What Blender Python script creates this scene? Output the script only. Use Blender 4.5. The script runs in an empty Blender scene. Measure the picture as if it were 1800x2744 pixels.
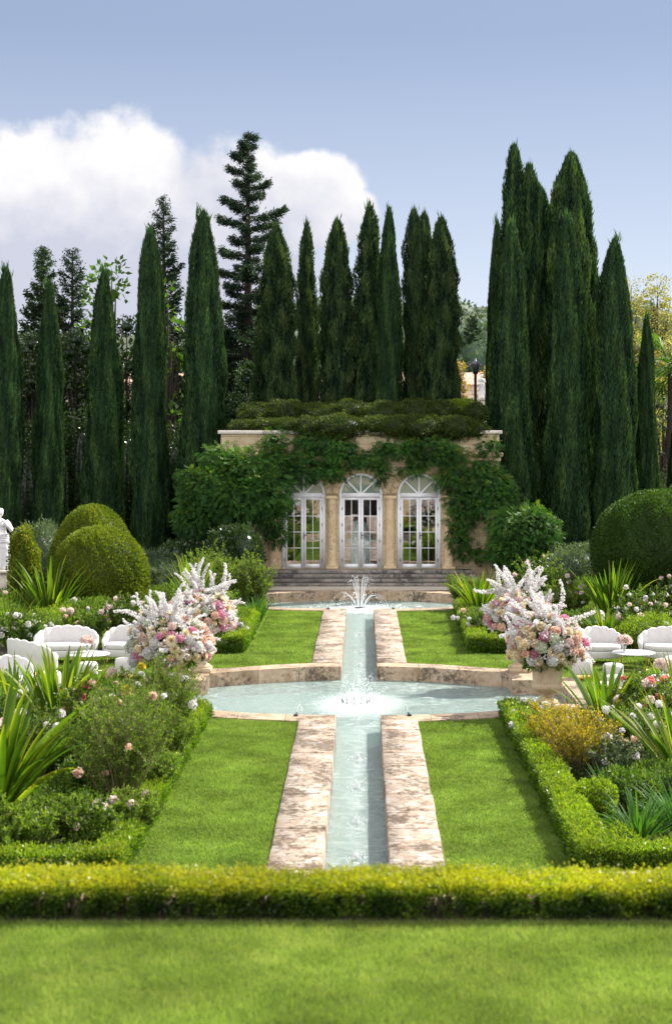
import bpy, math, random
import numpy as np
from mathutils import Matrix, Vector, Euler
R = math.radians
S = bpy.context.scene
COL = S.collection
# ------------------------------------------------------------------ camera
F = 4200.0; CX, CY = 900.0, 1372.0
CAMP = np.array([0.075, 0.0, 5.0])
cam = bpy.data.objects.new("camera", bpy.data.cameras.new("camera"))
COL.objects.link(cam); S.camera = cam
cam.location = CAMP
cam.rotation_euler = (R(90), 0, 0)
HX0, HY0 = 971.0, 1165.0                 # where the level line of sight meets the picture (rise/shift lens)
cam.data.shift_x = -(HX0 - CX) / 2744.0; cam.data.shift_y = -(CY - HY0) / 2744.0
cam.data.sensor_fit = 'VERTICAL'; cam.data.sensor_height = 36.0; cam.data.sensor_width = 36.0
cam.data.lens = F * 36.0 / 2744.0
cam.data.clip_end = 3000
cam.data.dof.use_dof = True
cam.data.dof.focus_distance = 48.0
cam.data.dof.aperture_fstop = 2.8
RM = np.array(cam.rotation_euler.to_matrix())
def at(px, py, Y):
    d = np.array([(px - HX0) / F, 1.0, -(py - HY0) / F])
    p = CAMP + d * (Y / d[1])
    return float(p[0]), float(p[2])
# ------------------------------------------------------------------ light
SUNV = Vector((0.80, 0.60, 1.0)).normalized()      # towards the sun
sun = bpy.data.objects.new("sun", bpy.data.lights.new("sun", 'SUN'))
COL.objects.link(sun)
sun.rotation_euler = SUNV.to_track_quat('Z', 'Y').to_euler()
sun.data.energy = 5.0; sun.data.angle = R(0.5); sun.data.color = (1.0, 0.94, 0.84)
SUN_EL = math.asin(SUNV.z); SUN_AZ = math.atan2(SUNV.x, SUNV.y)
S.view_settings.view_transform = 'Standard'; S.view_settings.look = 'None'
S.view_settings.exposure = 1.0; S.view_settings.gamma = 1.0

world = bpy.data.worlds.new("World"); S.world = world; world.use_nodes = True
def build_world():
    nt = world.node_tree; nt.nodes.clear(); N = nt.nodes; L = nt.links
    def m(op, a, b=None, c=None):
        n = N.new('ShaderNodeMath'); n.operation = op
        for i, v in enumerate((a, b, c)):
            if v is None: continue
            if isinstance(v, (int, float)): n.inputs[i].default_value = v
            else: L.new(v, n.inputs[i])
        return n.outputs[0]
    sky = N.new('ShaderNodeTexSky'); sky.sky_type = 'NISHITA'; sky.sun_disc = False
    sky.sun_elevation = SUN_EL; sky.sun_rotation = SUN_AZ
    sky.air_density = 1.0; sky.dust_density = 0.35; sky.ozone_density = 2.5; sky.altitude = 100
    tc = N.new('ShaderNodeTexCoord'); sp = N.new('ShaderNodeSeparateXYZ'); L.new(tc.outputs['Generated'], sp.inputs[0])
    x, y, z = sp.outputs
    X = m('MULTIPLY', m('ARCTAN2', x, y), 4.2)
    Y = m('MULTIPLY', m('ARCSINE', z), 4.2)
    cb = N.new('ShaderNodeCombineXYZ'); L.new(X, cb.inputs[0]); L.new(Y, cb.inputs[1])
    def noise(scale, det, w=0.0):
        n = N.new('ShaderNodeTexNoise'); n.inputs['Scale'].default_value = scale; n.inputs['Detail'].default_value = det
        n.inputs['Roughness'].default_value = 0.55
        mp = N.new('ShaderNodeMapping'); mp.inputs['Location'].default_value = (w, w * 2, 0.3)
        L.new(cb.outputs[0], mp.inputs[0]); L.new(mp.outputs[0], n.inputs['Vector'])
        return m('SUBTRACT', n.outputs['Fac'], 0.5)
    n1 = noise(5.0, 6.0); n2 = noise(13.0, 4.0, 3.1)
    def ell(px, py, rx, ry):
        cx, cy = (px - 971) / 1000, (1165 - py) / 1000
        a = m('DIVIDE', m('SUBTRACT', X, cx), rx / 1000); b = m('DIVIDE', m('SUBTRACT', Y, cy), ry / 1000)
        return m('SUBTRACT', 1.0, m('SQRT', m('ADD', m('MULTIPLY', a, a), m('MULTIPLY', b, b))))
    f = ell(340, 620, 330, 310)
    for e in ((40, 640, 330, 300), (170, 640, 330, 320), (600, 640, 300, 290), (850, 500, 130, 95), (890, 580, 130, 90), (770, 560, 200, 150), (-250, 620, 380, 300)):
        f = m('MAXIMUM', f, ell(*e))
    f = m('ADD', f, m('ADD', m('MULTIPLY', n1, 0.62), m('MULTIPLY', n2, 0.36)))
    n3 = N.new('ShaderNodeTexNoise'); n3.inputs['Scale'].default_value = 2.2; n3.inputs['Detail'].default_value = 6.0; L.new(tc.outputs['Generated'], n3.inputs['Vector'])
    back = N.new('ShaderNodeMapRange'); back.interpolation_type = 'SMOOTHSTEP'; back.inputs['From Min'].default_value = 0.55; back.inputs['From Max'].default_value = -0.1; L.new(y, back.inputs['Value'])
    f = m('MAXIMUM', f, m('SUBTRACT', m('MULTIPLY', back.outputs[0], m('ADD', n3.outputs['Fac'], 0.1)), 0.36))  # unseen clouds added behind the camera to raise the fill light
    a = N.new('ShaderNodeMapRange'); a.interpolation_type = 'SMOOTHSTEP'
    a.inputs['From Min'].default_value = 0.0; a.inputs['From Max'].default_value = 0.24
    L.new(f, a.inputs['Value'])
    # cloud is brightest at its top and grey lower down; general thin white veil near the horizon
    sh = N.new('ShaderNodeMapRange'); sh.inputs['From Min'].default_value = 0.45; sh.inputs['From Max'].default_value = 0.78
    L.new(m('ADD', Y, m('MULTIPLY', n1, 0.7)), sh.inputs['Value'])
    cr = N.new('ShaderNodeMix'); cr.data_type = 'RGBA'
    L.new(sh.outputs[0], cr.inputs[0]); cr.inputs[6].default_value = (0.56, 0.58, 0.68, 1); cr.inputs[7].default_value = (0.92, 0.90, 0.90, 1)
    b1 = N.new('ShaderNodeBackground'); b1.inputs['Strength'].default_value = SKYS
    L.new(sky.outputs[0], b1.inputs[0])
    b2 = N.new('ShaderNodeBackground'); b2.inputs['Strength'].default_value = 0.62; L.new(cr.outputs[2], b2.inputs[0]); L.new(m('ADD', 0.58, m('MULTIPLY', back.outputs[0], 0.55)), b2.inputs['Strength'])  # the added clouds behind the camera are brightened for more fill
    mx = N.new('ShaderNodeMixShader'); L.new(m('MULTIPLY', a.outputs[0], 0.97), mx.inputs[0])
    # thin high haze, whiter near the horizon
    hz = N.new('ShaderNodeMapRange'); hz.inputs['From Min'].default_value = 0.10; hz.inputs['From Max'].default_value = 1.05; L.new(Y, hz.inputs['Value'])
    hc = N.new('ShaderNodeMix'); hc.data_type = 'RGBA'; L.new(hz.outputs[0], hc.inputs[0]); hc.inputs[6].default_value = (0.46, 0.475, 0.55, 1); hc.inputs[7].default_value = (0.205, 0.24, 0.335, 1)
    b3 = N.new('ShaderNodeBackground'); L.new(hc.outputs[2], b3.inputs['Color']); b3.inputs['Strength'].default_value = 1.0
    mz = N.new('ShaderNodeMixShader'); mz.inputs[0].default_value = 0.70
    L.new(b1.outputs[0], mz.inputs[1]); L.new(b3.outputs[0], mz.inputs[2])
    L.new(mz.outputs[0], mx.inputs[1]); L.new(b2.outputs[0], mx.inputs[2])
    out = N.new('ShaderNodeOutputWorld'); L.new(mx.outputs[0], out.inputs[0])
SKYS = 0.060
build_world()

# ================================================================== helpers
rng = np.random.default_rng(7)
def nrm(a):
    return a / np.maximum(np.linalg.norm(a, axis=-1, keepdims=True), 1e-9)
class G:
    """collects vertices / quads / tris with a per-vertex tone"""
    def __init__(s): s.v = []; s.q = []; s.t = []; s.tone = []; s.n = 0
    def add(s, V, Q=None, T=None, tone=0.5):
        V = np.asarray(V, dtype=np.float64).reshape(-1, 3)
        if Q is not None and len(Q): s.q.append(np.asarray(Q, dtype=np.int64).reshape(-1, 4) + s.n)
        if T is not None and len(T): s.t.append(np.asarray(T, dtype=np.int64).reshape(-1, 3) + s.n)
        s.v.append(V); s.tone.append(np.broadcast_to(np.asarray(tone, dtype=np.float64), (len(V),)).copy()); s.n += len(V)
        return s
    def mesh(s, name, mat, smooth=False):
        me = bpy.data.meshes.new(name)
        V = np.concatenate(s.v) if s.v else np.zeros((0, 3))
        q = np.concatenate(s.q) if s.q else np.zeros((0, 4), int)
        t = np.concatenate(s.t) if s.t else np.zeros((0, 3), int)
        me.vertices.add(len(V)); me.vertices.foreach_set('co', V.astype(np.float32).ravel())
        li = np.concatenate([q.ravel(), t.ravel()]).astype(np.int32)
        me.loops.add(len(li)); me.loops.foreach_set('vertex_index', li)
        me.polygons.add(len(q) + len(t))
        ls = np.concatenate([np.arange(len(q)) * 4, len(q) * 4 + np.arange(len(t)) * 3]).astype(np.int32)
        me.polygons.foreach_set('loop_start', ls)
        try: me.polygons.foreach_set('loop_total', np.concatenate([np.full(len(q), 4), np.full(len(t), 3)]).astype(np.int32))
        except Exception: pass
        if smooth: me.polygons.foreach_set('use_smooth', np.ones(len(q) + len(t), dtype=bool))
        at_ = me.attributes.new('tone', 'FLOAT', 'POINT'); at_.data.foreach_set('value', np.concatenate(s.tone).astype(np.float32))
        me.materials.append(mat); me.update(calc_edges=True); me.validate()
        return me
def link(name, me, parent=None, loc=None):
    o = bpy.data.objects.new(name, me); COL.objects.link(o)
    if parent is not None: o.parent = parent
    if loc is not None: o.location = loc
    return o
def tag(o, label=None, cat=None, group=None, kind=None):
    if label: o['label'] = label
    if cat: o['category'] = cat
    if group: o['group'] = group
    if kind: o['kind'] = kind
    return o
def thing(name, label, cat, loc=(0, 0, 0), rz=0.0, group=None):
    o = link(name, None, None, loc); o.rotation_euler = (0, 0, rz)
    return tag(o, label, cat, group)
def struct(name, me): return tag(link(name, me), kind='structure')
def dup(root, loc, rz=None, scale=None, label=None, group=None):
    r = root.copy(); COL.objects.link(r); r.location = loc
    if rz is not None: r.rotation_euler = (0, 0, rz)
    if scale is not None: r.scale = scale
    if label: r['label'] = label
    if group: r['group'] = group
    for ch in list(root.children):
        c = ch.copy(); COL.objects.link(c); c.parent = r
        for g in list(ch.children):
            d = g.copy(); COL.objects.link(d); d.parent = c
    return r
# ---- primitives
BOXQ = [(0, 3, 2, 1), (4, 5, 6, 7), (0, 1, 5, 4), (1, 2, 6, 5), (2, 3, 7, 6), (3, 0, 4, 7)]
def box(g, x0, x1, y0, y1, z0, z1, tone=0.5):
    g.add([(x0, y0, z0), (x1, y0, z0), (x1, y1, z0), (x0, y1, z0), (x0, y0, z1), (x1, y0, z1), (x1, y1, z1), (x0, y1, z1)], BOXQ, tone=tone); return g
def bbox(g, x0, x1, y0, y1, z0, z1, b=0.02, tone=0.5):
    """box with chamfered edges"""
    bm_pts = []
    for z, i in ((z0, b), (z0 + b, 0), (z1 - b, 0), (z1, b)):
        bm_pts += [(x0 + i + (b if i == 0 else 0), y0 + i, z), (x1 - i - (b if i == 0 else 0), y0 + i, z), (x1 - i, y0 + i + (b if i == 0 else 0), z), (x1 - i, y1 - i - (b if i == 0 else 0), z),
                   (x1 - i - (b if i == 0 else 0), y1 - i, z), (x0 + i + (b if i == 0 else 0), y1 - i, z), (x0 + i, y1 - i - (b if i == 0 else 0), z), (x0 + i, y0 + i + (b if i == 0 else 0), z)]
    Q = []
    for r in range(3):
        for k in range(8):
            a = r * 8 + k; c = r * 8 + (k + 1) % 8; Q.append((a, c, c + 8, a + 8))
    top = 24; Q += [(top, top + 1, top + 2, top + 3), (top, top + 3, top + 4, top + 7), (top + 4, top + 5, top + 6, top + 7)]
    Q += [(3, 2, 1, 0), (7, 4, 3, 0), (7, 6, 5, 4)]
    g.add(bm_pts, Q, tone=tone); return g
def tube(g, P, rad, sides=6, tone=0.5, cap=True):
    P = np.asarray(P, float); n = len(P); rad = np.broadcast_to(np.asarray(rad, float), (n,))
    T = np.gradient(P, axis=0); T = nrm(T)
    ref = np.array([0, 0, 1.0]) if abs(T[0][2]) < 0.9 else np.array([1.0, 0, 0])
    A = nrm(np.cross(T, ref)); B = np.cross(T, A)
    th = np.arange(sides) / sides * 2 * np.pi
    V = P[:, None, :] + rad[:, None, None] * (np.cos(th)[None, :, None] * A[:, None, :] + np.sin(th)[None, :, None] * B[:, None, :])
    i = np.arange(n - 1)[:, None] * sides; k = np.arange(sides)[None, :]; k2 = (k + 1) % sides
    Q = np.stack([i + k, i + k2, i + sides + k2, i + sides + k], -1).reshape(-1, 4)
    g.add(V.reshape(-1, 3), Q, tone=tone)
    if cap and sides >= 3:
        g.add(np.vstack([V[-1], P[-1:]]), T=[(a, (a + 1) % sides, sides) for a in range(sides)], tone=tone)
        g.add(np.vstack([V[0], P[:1]]), T=[((a + 1) % sides, a, sides) for a in range(sides)], tone=tone)
    return g
def lathe(g, prof, n=32, c=(0, 0, 0), tone=0.5, flute=0, fa=0.0):
    prof = np.asarray(prof, float); th = np.arange(n) / n * 2 * np.pi
    rr = prof[:, 0][:, None] * (1 + fa * np.cos(flute * th)[None, :])
    V = np.stack([rr * np.cos(th), rr * np.sin(th), np.broadcast_to(prof[:, 1][:, None], rr.shape)], -1) + np.array(c)
    m_ = len(prof); i = np.arange(m_ - 1)[:, None] * n; k = np.arange(n)[None, :]; k2 = (k + 1) % n
    Q = np.stack([i + k, i + k2, i + n + k2, i + n + k], -1).reshape(-1, 4)
    g.add(V.reshape(-1, 3), Q, tone=tone); return g
def ellipsoid(g, c, r, nu=16, nv=10, tone=0.0, bump=0.0):
    th = np.arange(nu) / nu * 2 * np.pi; ph = np.linspace(-np.pi / 2, np.pi / 2, nv)
    D = np.stack([np.cos(ph)[:, None] * np.cos(th), np.cos(ph)[:, None] * np.sin(th), np.sin(ph)[:, None] + 0 * th], -1)
    k_ = 1 + bump * np.sin(D[..., 0:1] * 5 + D[..., 2:3] * 4 + c[0]) * np.cos(D[..., 1:2] * 6 + c[2])
    V = D * np.array(r) * k_ + np.array(c)
    i = np.arange(nv - 1)[:, None] * nu; k = np.arange(nu)[None, :]; k2 = (k + 1) % nu
    Q = np.stack([i + k, i + k2, i + nu + k2, i + nu + k], -1).reshape(-1, 4)
    g.add(V.reshape(-1, 3), Q, tone=tone); return g
def leaves(g, P, D, L, W, tone=None, N=None, fold=0.12, rs=None):
    """one folded rhombus per leaf"""
    rs = rs or rng; n = len(P)
    P = np.asarray(P, float); D = nrm(np.asarray(D, float))
    if N is None: N = rs.normal(size=(n, 3))
    Sd = nrm(np.cross(D, N)); Nn = np.cross(Sd, D)
    L = np.broadcast_to(np.asarray(L, float), (n,))[:, None]; W = np.broadcast_to(np.asarray(W, float), (n,))[:, None]
    mid = P + D * L * 0.45 + Nn * fold * L
    V = np.stack([P, mid + Sd * W / 2, P + D * L, mid - Sd * W / 2], 1).reshape(-1, 3)
    Q = np.arange(n * 4).reshape(-1, 4)
    if tone is None: tone = rs.random(n)
    g.add(V, Q, tone=np.repeat(np.broadcast_to(tone, (n,)), 4)); return g
def sphdir(n, rs=None):
    return nrm((rs or rng).normal(size=(n, 3)))
def fill2d(name, loops, z0, z1, mat):
    """polygon(s) with holes, filled and extruded"""
    cu = bpy.data.curves.new(name, 'CURVE'); cu.dimensions = '2D'; cu.fill_mode = 'BOTH'
    cu.extrude = (z1 - z0) / 2
    for lp in loops:
        sp = cu.splines.new('POLY'); sp.points.add(len(lp) - 1)
        for p, (a, b) in zip(sp.points, lp): p.co = (a, b, 0, 1)
        sp.use_cyclic_u = True
    o = bpy.data.objects.new(name, cu); COL.objects.link(o)
    dg = bpy.context.evaluated_depsgraph_get()
    me = bpy.data.meshes.new_from_object(o.evaluated_get(dg))
    bpy.data.objects.remove(o); bpy.data.curves.remove(cu)
    me.transform(Matrix.Translation((0, 0, (z0 + z1) / 2)))
    me.materials.clear(); me.materials.append(mat); me.name = name
    return me
# ---- materials
def M(name):
    m_ = bpy.data.materials.new(name); m_.use_nodes = True
    nt = m_.node_tree; nt.nodes.clear()
    out = nt.nodes.new('ShaderNodeOutputMaterial')
    return m_, nt, out
def nd(nt, t, **kw):
    n = nt.nodes.new(t)
    for k, v in kw.items():
        if k.startswith('i_'):
            key = k[2:]; key = int(key) if key.isdigit() else key.replace('_', ' ')
            if hasattr(v, 'is_output'): nt.links.new(v, n.inputs[key])
            else: n.inputs[key].default_value = v
        else: setattr(n, k, v)
    return n
def c4(c): return (c[0], c[1], c[2], 1.0)
def ramp(nt, fac, stops, interp='LINEAR'):
    r = nt.nodes.new('ShaderNodeValToRGB'); nt.links.new(fac, r.inputs[0]); e = r.color_ramp.elements
    r.color_ramp.interpolation = interp
    while len(e) < len(stops): e.new(0.5)
    for el, (p, c) in zip(e, stops): el.position = p; el.color = c4(c) if len(c) == 3 else c
    return r.outputs[0]
def leafmat(name, cols, transl=0.35, rough=0.5, spec=0.35, tcol=None):
    m_, nt, out = M(name)
    a = nd(nt, 'ShaderNodeAttribute', attribute_name='tone')
    k = len(cols); c = ramp(nt, a.outputs['Fac'], [(i / (k - 1) if k > 1 else 0, cc) for i, cc in enumerate(cols)])
    tcn = nd(nt, 'ShaderNodeTexCoord')
    nz = nd(nt, 'ShaderNodeTexNoise', i_Scale=1.3, i_Detail=2.0, i_Vector=tcn.outputs['Object'])
    hs = nd(nt, 'ShaderNodeHueSaturation', i_Color=c)
    mr = nd(nt, 'ShaderNodeMapRange', i_Value=nz.outputs['Fac'], i_1=0.3, i_2=0.7, i_3=0.72, i_4=1.28)
    nt.links.new(mr.outputs[0], hs.inputs['Value'])
    p = nd(nt, 'ShaderNodeBsdfPrincipled', i_Roughness=rough); nt.links.new(hs.outputs[0], p.inputs['Base Color'])
    p.inputs['Specular IOR Level'].default_value = spec
    t = nd(nt, 'ShaderNodeBsdfTranslucent')
    g_ = nd(nt, 'ShaderNodeMix', data_type='RGBA', blend_type='MULTIPLY', i_0=1.0, i_6=hs.outputs[0], i_7=c4(tcol or (1.5, 1.7, 0.55)))
    nt.links.new(g_.outputs[2], t.inputs[0])
    mx = nd(nt, 'ShaderNodeMixShader', i_0=transl); nt.links.new(p.outputs[0], mx.inputs[1]); nt.links.new(t.outputs[0], mx.inputs[2])
    nt.links.new(mx.outputs[0], out.inputs[0]); return m_
def plain(name, col, rough=0.6, metal=0.0, spec=0.5, var=0.12, scale=8.0, bump=0.0, bscale=40.0, col2=None):
    m_, nt, out = M(name)
    tc = nd(nt, 'ShaderNodeTexCoord')
    nz = nd(nt, 'ShaderNodeTexNoise', i_Scale=scale, i_Detail=5.0, i_Vector=tc.outputs['Object'])
    c2 = col2 or tuple(x * (1 - var) for x in col)
    c = ramp(nt, nz.outputs['Fac'], [(0.3, c2), (0.7, tuple(min(1, x * (1 + var * .5)) for x in col))])
    p = nd(nt, 'ShaderNodeBsdfPrincipled', i_Roughness=rough, i_Metallic=metal); nt.links.new(c, p.inputs['Base Color'])
    p.inputs['Specular IOR Level'].default_value = spec
    if bump:
        nb = nd(nt, 'ShaderNodeTexNoise', i_Scale=bscale, i_Detail=4.0, i_Vector=tc.outputs['Object'])
        b = nd(nt, 'ShaderNodeBump', i_Strength=bump, i_Distance=0.02, i_Height=nb.outputs['Fac']); nt.links.new(b.outputs[0], p.inputs['Normal'])
    nt.links.new(p.outputs[0], out.inputs[0]); return m_
def stonemat(name, cols, stain=(0.10, 0.075, 0.05), amt=0.5, stretch=(1, 1, 1), joint=None, sc=3.0, jw=0.012, moss=None, rough=0.85):
    """weathered stone; joint=(sx,sy,sz axis lengths) uses a brick pattern"""
    m_, nt, out = M(name); L = nt.links
    tc = nd(nt, 'ShaderNodeTexCoord')
    mp = nd(nt, 'ShaderNodeMapping', i_Vector=tc.outputs['Object']); mp.inputs['Scale'].default_value = stretch
    n1 = nd(nt, 'ShaderNodeTexNoise', i_Scale=sc, i_Detail=8.0, i_Roughness=0.62, i_Vector=mp.outputs[0])
    n2 = nd(nt, 'ShaderNodeTexNoise', i_Scale=sc * 2.7, i_Detail=9.0, i_Roughness=0.75, i_Vector=mp.outputs[0])
    n3 = nd(nt, 'ShaderNodeTexNoise', i_Scale=sc * 0.35, i_Detail=3.0, i_Vector=mp.outputs[0])
    k = len(cols)
    c = ramp(nt, n1.outputs['Fac'], [(0.28 + 0.44 * i / (k - 1), cc) for i, cc in enumerate(cols)])
    f = nd(nt, 'ShaderNodeMath', operation='ADD', i_0=n2.outputs['Fac']); s_ = nd(nt, 'ShaderNodeMath', operation='MULTIPLY', i_0=n3.outputs['Fac'], i_1=0.6)
    L.new(s_.outputs[0], f.inputs[1])
    mk = nd(nt, 'ShaderNodeMapRange', i_Value=f.outputs[0], i_1=0.93 - 0.12 * amt, i_2=1.03 - 0.10 * amt, i_3=0.0, i_4=0.85)
    mx = nd(nt, 'ShaderNodeMix', data_type='RGBA', i_0=mk.outputs[0], i_6=c, i_7=c4(stain)); c = mx.outputs[2]
    h = n2.outputs['Fac']
    if joint is not None:
        ax, ln, ht = joint     # ax: 'xz' (wall), 'xy', 'yx' (long in y)
        sp = nd(nt, 'ShaderNodeSeparateXYZ', i_Vector=tc.outputs['Object']); cb = nd(nt, 'ShaderNodeCombineXYZ')
        o = {'x': sp.outputs[0], 'y': sp.outputs[1], 'z': sp.outputs[2]}
        L.new(o[ax[0]], cb.inputs[0]); L.new(o[ax[1]], cb.inputs[1])
        br = nd(nt, 'ShaderNodeTexBrick', i_Vector=cb.outputs[0], i_Scale=1.0)
        br.inputs['Brick Width'].default_value = ln; br.inputs['Row Height'].default_value = ht
        br.inputs['Mortar Size'].default_value = jw; br.inputs['Mortar Smooth'].default_value = 0.3
        br.inputs['Color1'].default_value = (1, 1, 1, 1); br.inputs['Color2'].default_value = (0.80, 0.78, 0.76, 1); br.inputs['Mortar'].default_value = (0.45, 0.40, 0.36, 1)
        br.offset = 0.5
        mm = nd(nt, 'ShaderNodeMix', data_type='RGBA', blend_type='MULTIPLY', i_0=0.9, i_6=c, i_7=br.outputs['Color']); c = mm.outputs[2]
        hh = nd(nt, 'ShaderNodeMath', operation='SUBTRACT', i_0=h); L.new(br.outputs['Fac'], hh.inputs[1]); h = hh.outputs[0]
    p = nd(nt, 'ShaderNodeBsdfPrincipled', i_Roughness=rough); L.new(c, p.inputs['Base Color']); p.inputs['Specular IOR Level'].default_value = 0.25
    b = nd(nt, 'ShaderNodeBump', i_Strength=0.6, i_Distance=0.015, i_Height=h); L.new(b.outputs[0], p.inputs['Normal'])
    L.new(p.outputs[0], out.inputs[0]); return m_

m_soil = plain('soil', (0.050, 0.036, 0.024), 0.95, var=0.5, scale=3, bump=0.8, bscale=20)
m_gravel = plain('gravel', (0.46, 0.40, 0.33), 0.95, var=0.25, scale=30, bump=0.8, bscale=90)
m_lawn = plain('lawn_soil', (0.12, 0.17, 0.03), 0.95, scale=2.5, col2=(0.09, 0.15, 0.022), bump=0.6, bscale=60, spec=0.0)
m_grass = leafmat('grass', [(0.11, 0.175, 0.034), (0.16, 0.235, 0.048), (0.225, 0.295, 0.078)], 0.5, 0.6, 0.15, tcol=(1.4, 1.5, 0.75))
m_grassn = leafmat('grass_near', [(0.14, 0.205, 0.045), (0.195, 0.265, 0.060), (0.28, 0.325, 0.095)], 0.5, 0.6, 0.15, tcol=(1.4, 1.5, 0.75))
m_rill = stonemat('rill_stone', [(0.21, 0.15, 0.11), (0.36, 0.28, 0.215), (0.43, 0.37, 0.31), (0.55, 0.50, 0.47)], stain=(0.085, 0.06, 0.04), amt=1.3, stretch=(0.9, 0.8, 1), joint=('yx', 0.92, 40.0), sc=4.5, jw=0.008)
m_kerb = stonemat('kerb_stone', [(0.26, 0.18, 0.11), (0.40, 0.30, 0.21), (0.50, 0.40, 0.30)], stain=(0.07, 0.06, 0.05), amt=1.1, sc=4.5, joint=('xy', 0.85, 40.0), jw=0.008)
m_step = stonemat('step_stone', [(0.12, 0.115, 0.11), (0.24, 0.22, 0.20), (0.36, 0.31, 0.27)], stain=(0.04, 0.04, 0.04), amt=0.9, sc=2.5, joint=('xz', 1.3, 0.1149), jw=0.008)
m_wall = stonemat('wall_stone', [(0.46, 0.36, 0.22), (0.57, 0.46, 0.30), (0.65, 0.54, 0.37)], stain=(0.24, 0.16, 0.09), amt=0.35, sc=2.2, joint=('xz', 0.62, 0.26), jw=0.007)
m_trim = stonemat('trim_stone', [(0.46, 0.34, 0.20), (0.57, 0.44, 0.27), (0.64, 0.51, 0.34)], stain=(0.22, 0.14, 0.07), amt=0.35, sc=6)
m_urn = stonemat('urn_stone', [(0.36, 0.27, 0.17), (0.47, 0.37, 0.25), (0.54, 0.44, 0.32)], stain=(0.26, 0.19, 0.12), amt=0.3, sc=6)
m_cap = stonemat('cap_stone', [(0.50, 0.45, 0.38), (0.68, 0.63, 0.56)], stain=(0.2, 0.17, 0.13), amt=0.3, sc=5)
m_marble = stonemat('statue_marble', [(0.62, 0.61, 0.62), (0.76, 0.75, 0.76)], stain=(0.45, 0.43, 0.38), amt=0.3, sc=5)
m_paint = plain('door_paint', (0.80, 0.80, 0.84), 0.45, var=0.06)
m_handle = plain('handle_metal', (0.03, 0.03, 0.035), 0.4, metal=0.6)
m_white = plain('boucle', (0.56, 0.545, 0.54), 0.9, var=0.05, bump=0.4, bscale=120, spec=0.2)
m_tabletop = plain('table_lacquer', (0.58, 0.57, 0.58), 0.25, var=0.03)
m_gold = plain('brass', (0.80, 0.55, 0.20), 0.22, metal=1.0, var=0.1)
m_lampgrey = plain('lamp_grey', (0.25, 0.26, 0.30), 0.4, metal=0.3)
m_lampblk = plain('lamp_black', (0.012, 0.012, 0.015), 0.4)
m_bark = plain('bark', (0.055, 0.042, 0.032), 0.95, var=0.4, scale=12, bump=0.8)
m_twig = plain('twig', (0.16, 0.12, 0.07), 0.9, var=0.3, scale=12)
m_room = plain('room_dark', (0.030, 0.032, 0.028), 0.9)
m_poolfloor = plain('pool_plaster', (0.35, 0.485, 0.455), 0.8, var=0.12, scale=4, bump=0.2)
m_rooftile = stonemat('roof_tile', [(0.45, 0.28, 0.20), (0.60, 0.42, 0.32)], amt=0.3, sc=2.0, joint=('xz', 0.4, 0.25), jw=0.02)
m_rubble = stonemat('rubble', [(0.45, 0.36, 0.28), (0.66, 0.56, 0.48)], stain=(0.2, 0.14, 0.1), amt=0.5, sc=2.0, joint=('xz', 0.5, 0.3), jw=0.03)

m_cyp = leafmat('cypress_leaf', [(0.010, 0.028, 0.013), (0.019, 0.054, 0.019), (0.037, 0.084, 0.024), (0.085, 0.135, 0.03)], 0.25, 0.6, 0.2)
m_cyp2 = leafmat('cypress_leaf_old', [(0.014, 0.034, 0.016), (0.026, 0.058, 0.022), (0.045, 0.084, 0.026), (0.070, 0.105, 0.030)], 0.25, 0.6, 0.2)
m_con = leafmat('conifer_leaf', [(0.012, 0.028, 0.018), (0.025, 0.050, 0.026), (0.05, 0.08, 0.03)], 0.2, 0.6, 0.2)
m_dark = leafmat('dark_leaf', [(0.012, 0.03, 0.008), (0.03, 0.06, 0.014), (0.06, 0.10, 0.02)], 0.2, 0.28, 0.6)
m_bright = leafmat('bright_leaf', [(0.035, 0.08, 0.012), (0.07, 0.14, 0.018), (0.13, 0.20, 0.03)], 0.45, 0.4, 0.4)
m_wist = leafmat('wisteria_leaf', [(0.014, 0.048, 0.012), (0.028, 0.088, 0.016), (0.058, 0.135, 0.02), (0.17, 0.22, 0.03)], 0.4, 0.5, 0.15)
m_top = leafmat('topiary_leaf', [(0.05, 0.085, 0.008), (0.11, 0.15, 0.012), (0.18, 0.205, 0.018), (0.26, 0.20, 0.06)], 0.38, 0.5, 0.25)
m_topd = leafmat('topiary_dark_leaf', [(0.022, 0.055, 0.008), (0.045, 0.09, 0.012), (0.085, 0.13, 0.016)], 0.3, 0.5, 0.25)
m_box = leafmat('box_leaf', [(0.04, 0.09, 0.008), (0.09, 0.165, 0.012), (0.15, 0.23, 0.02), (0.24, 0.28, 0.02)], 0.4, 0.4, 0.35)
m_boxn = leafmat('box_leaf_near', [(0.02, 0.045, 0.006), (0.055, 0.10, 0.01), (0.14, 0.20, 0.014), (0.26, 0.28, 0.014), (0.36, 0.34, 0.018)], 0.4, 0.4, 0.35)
m_roof = leafmat('roof_hedge_leaf', [(0.018, 0.034, 0.006), (0.045, 0.07, 0.010), (0.085, 0.105, 0.013)], 0.3, 0.5, 0.25)
m_herb = leafmat('herb_leaf', [(0.06, 0.11, 0.018), (0.12, 0.19, 0.028), (0.22, 0.27, 0.045)], 0.45, 0.5, 0.2)
m_lime = leafmat('lime_leaf', [(0.10, 0.16, 0.015), (0.18, 0.26, 0.02), (0.30, 0.36, 0.03)], 0.45, 0.5, 0.3)
m_yel = leafmat('yellow_leaf', [(0.16, 0.17, 0.02), (0.36, 0.28, 0.02), (0.62, 0.40, 0.02)], 0.4, 0.5, 0.3)
m_grey = leafmat('greygreen_leaf', [(0.05, 0.08, 0.045), (0.09, 0.13, 0.07), (0.14, 0.18, 0.09)], 0.3, 0.5, 0.3)
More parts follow.
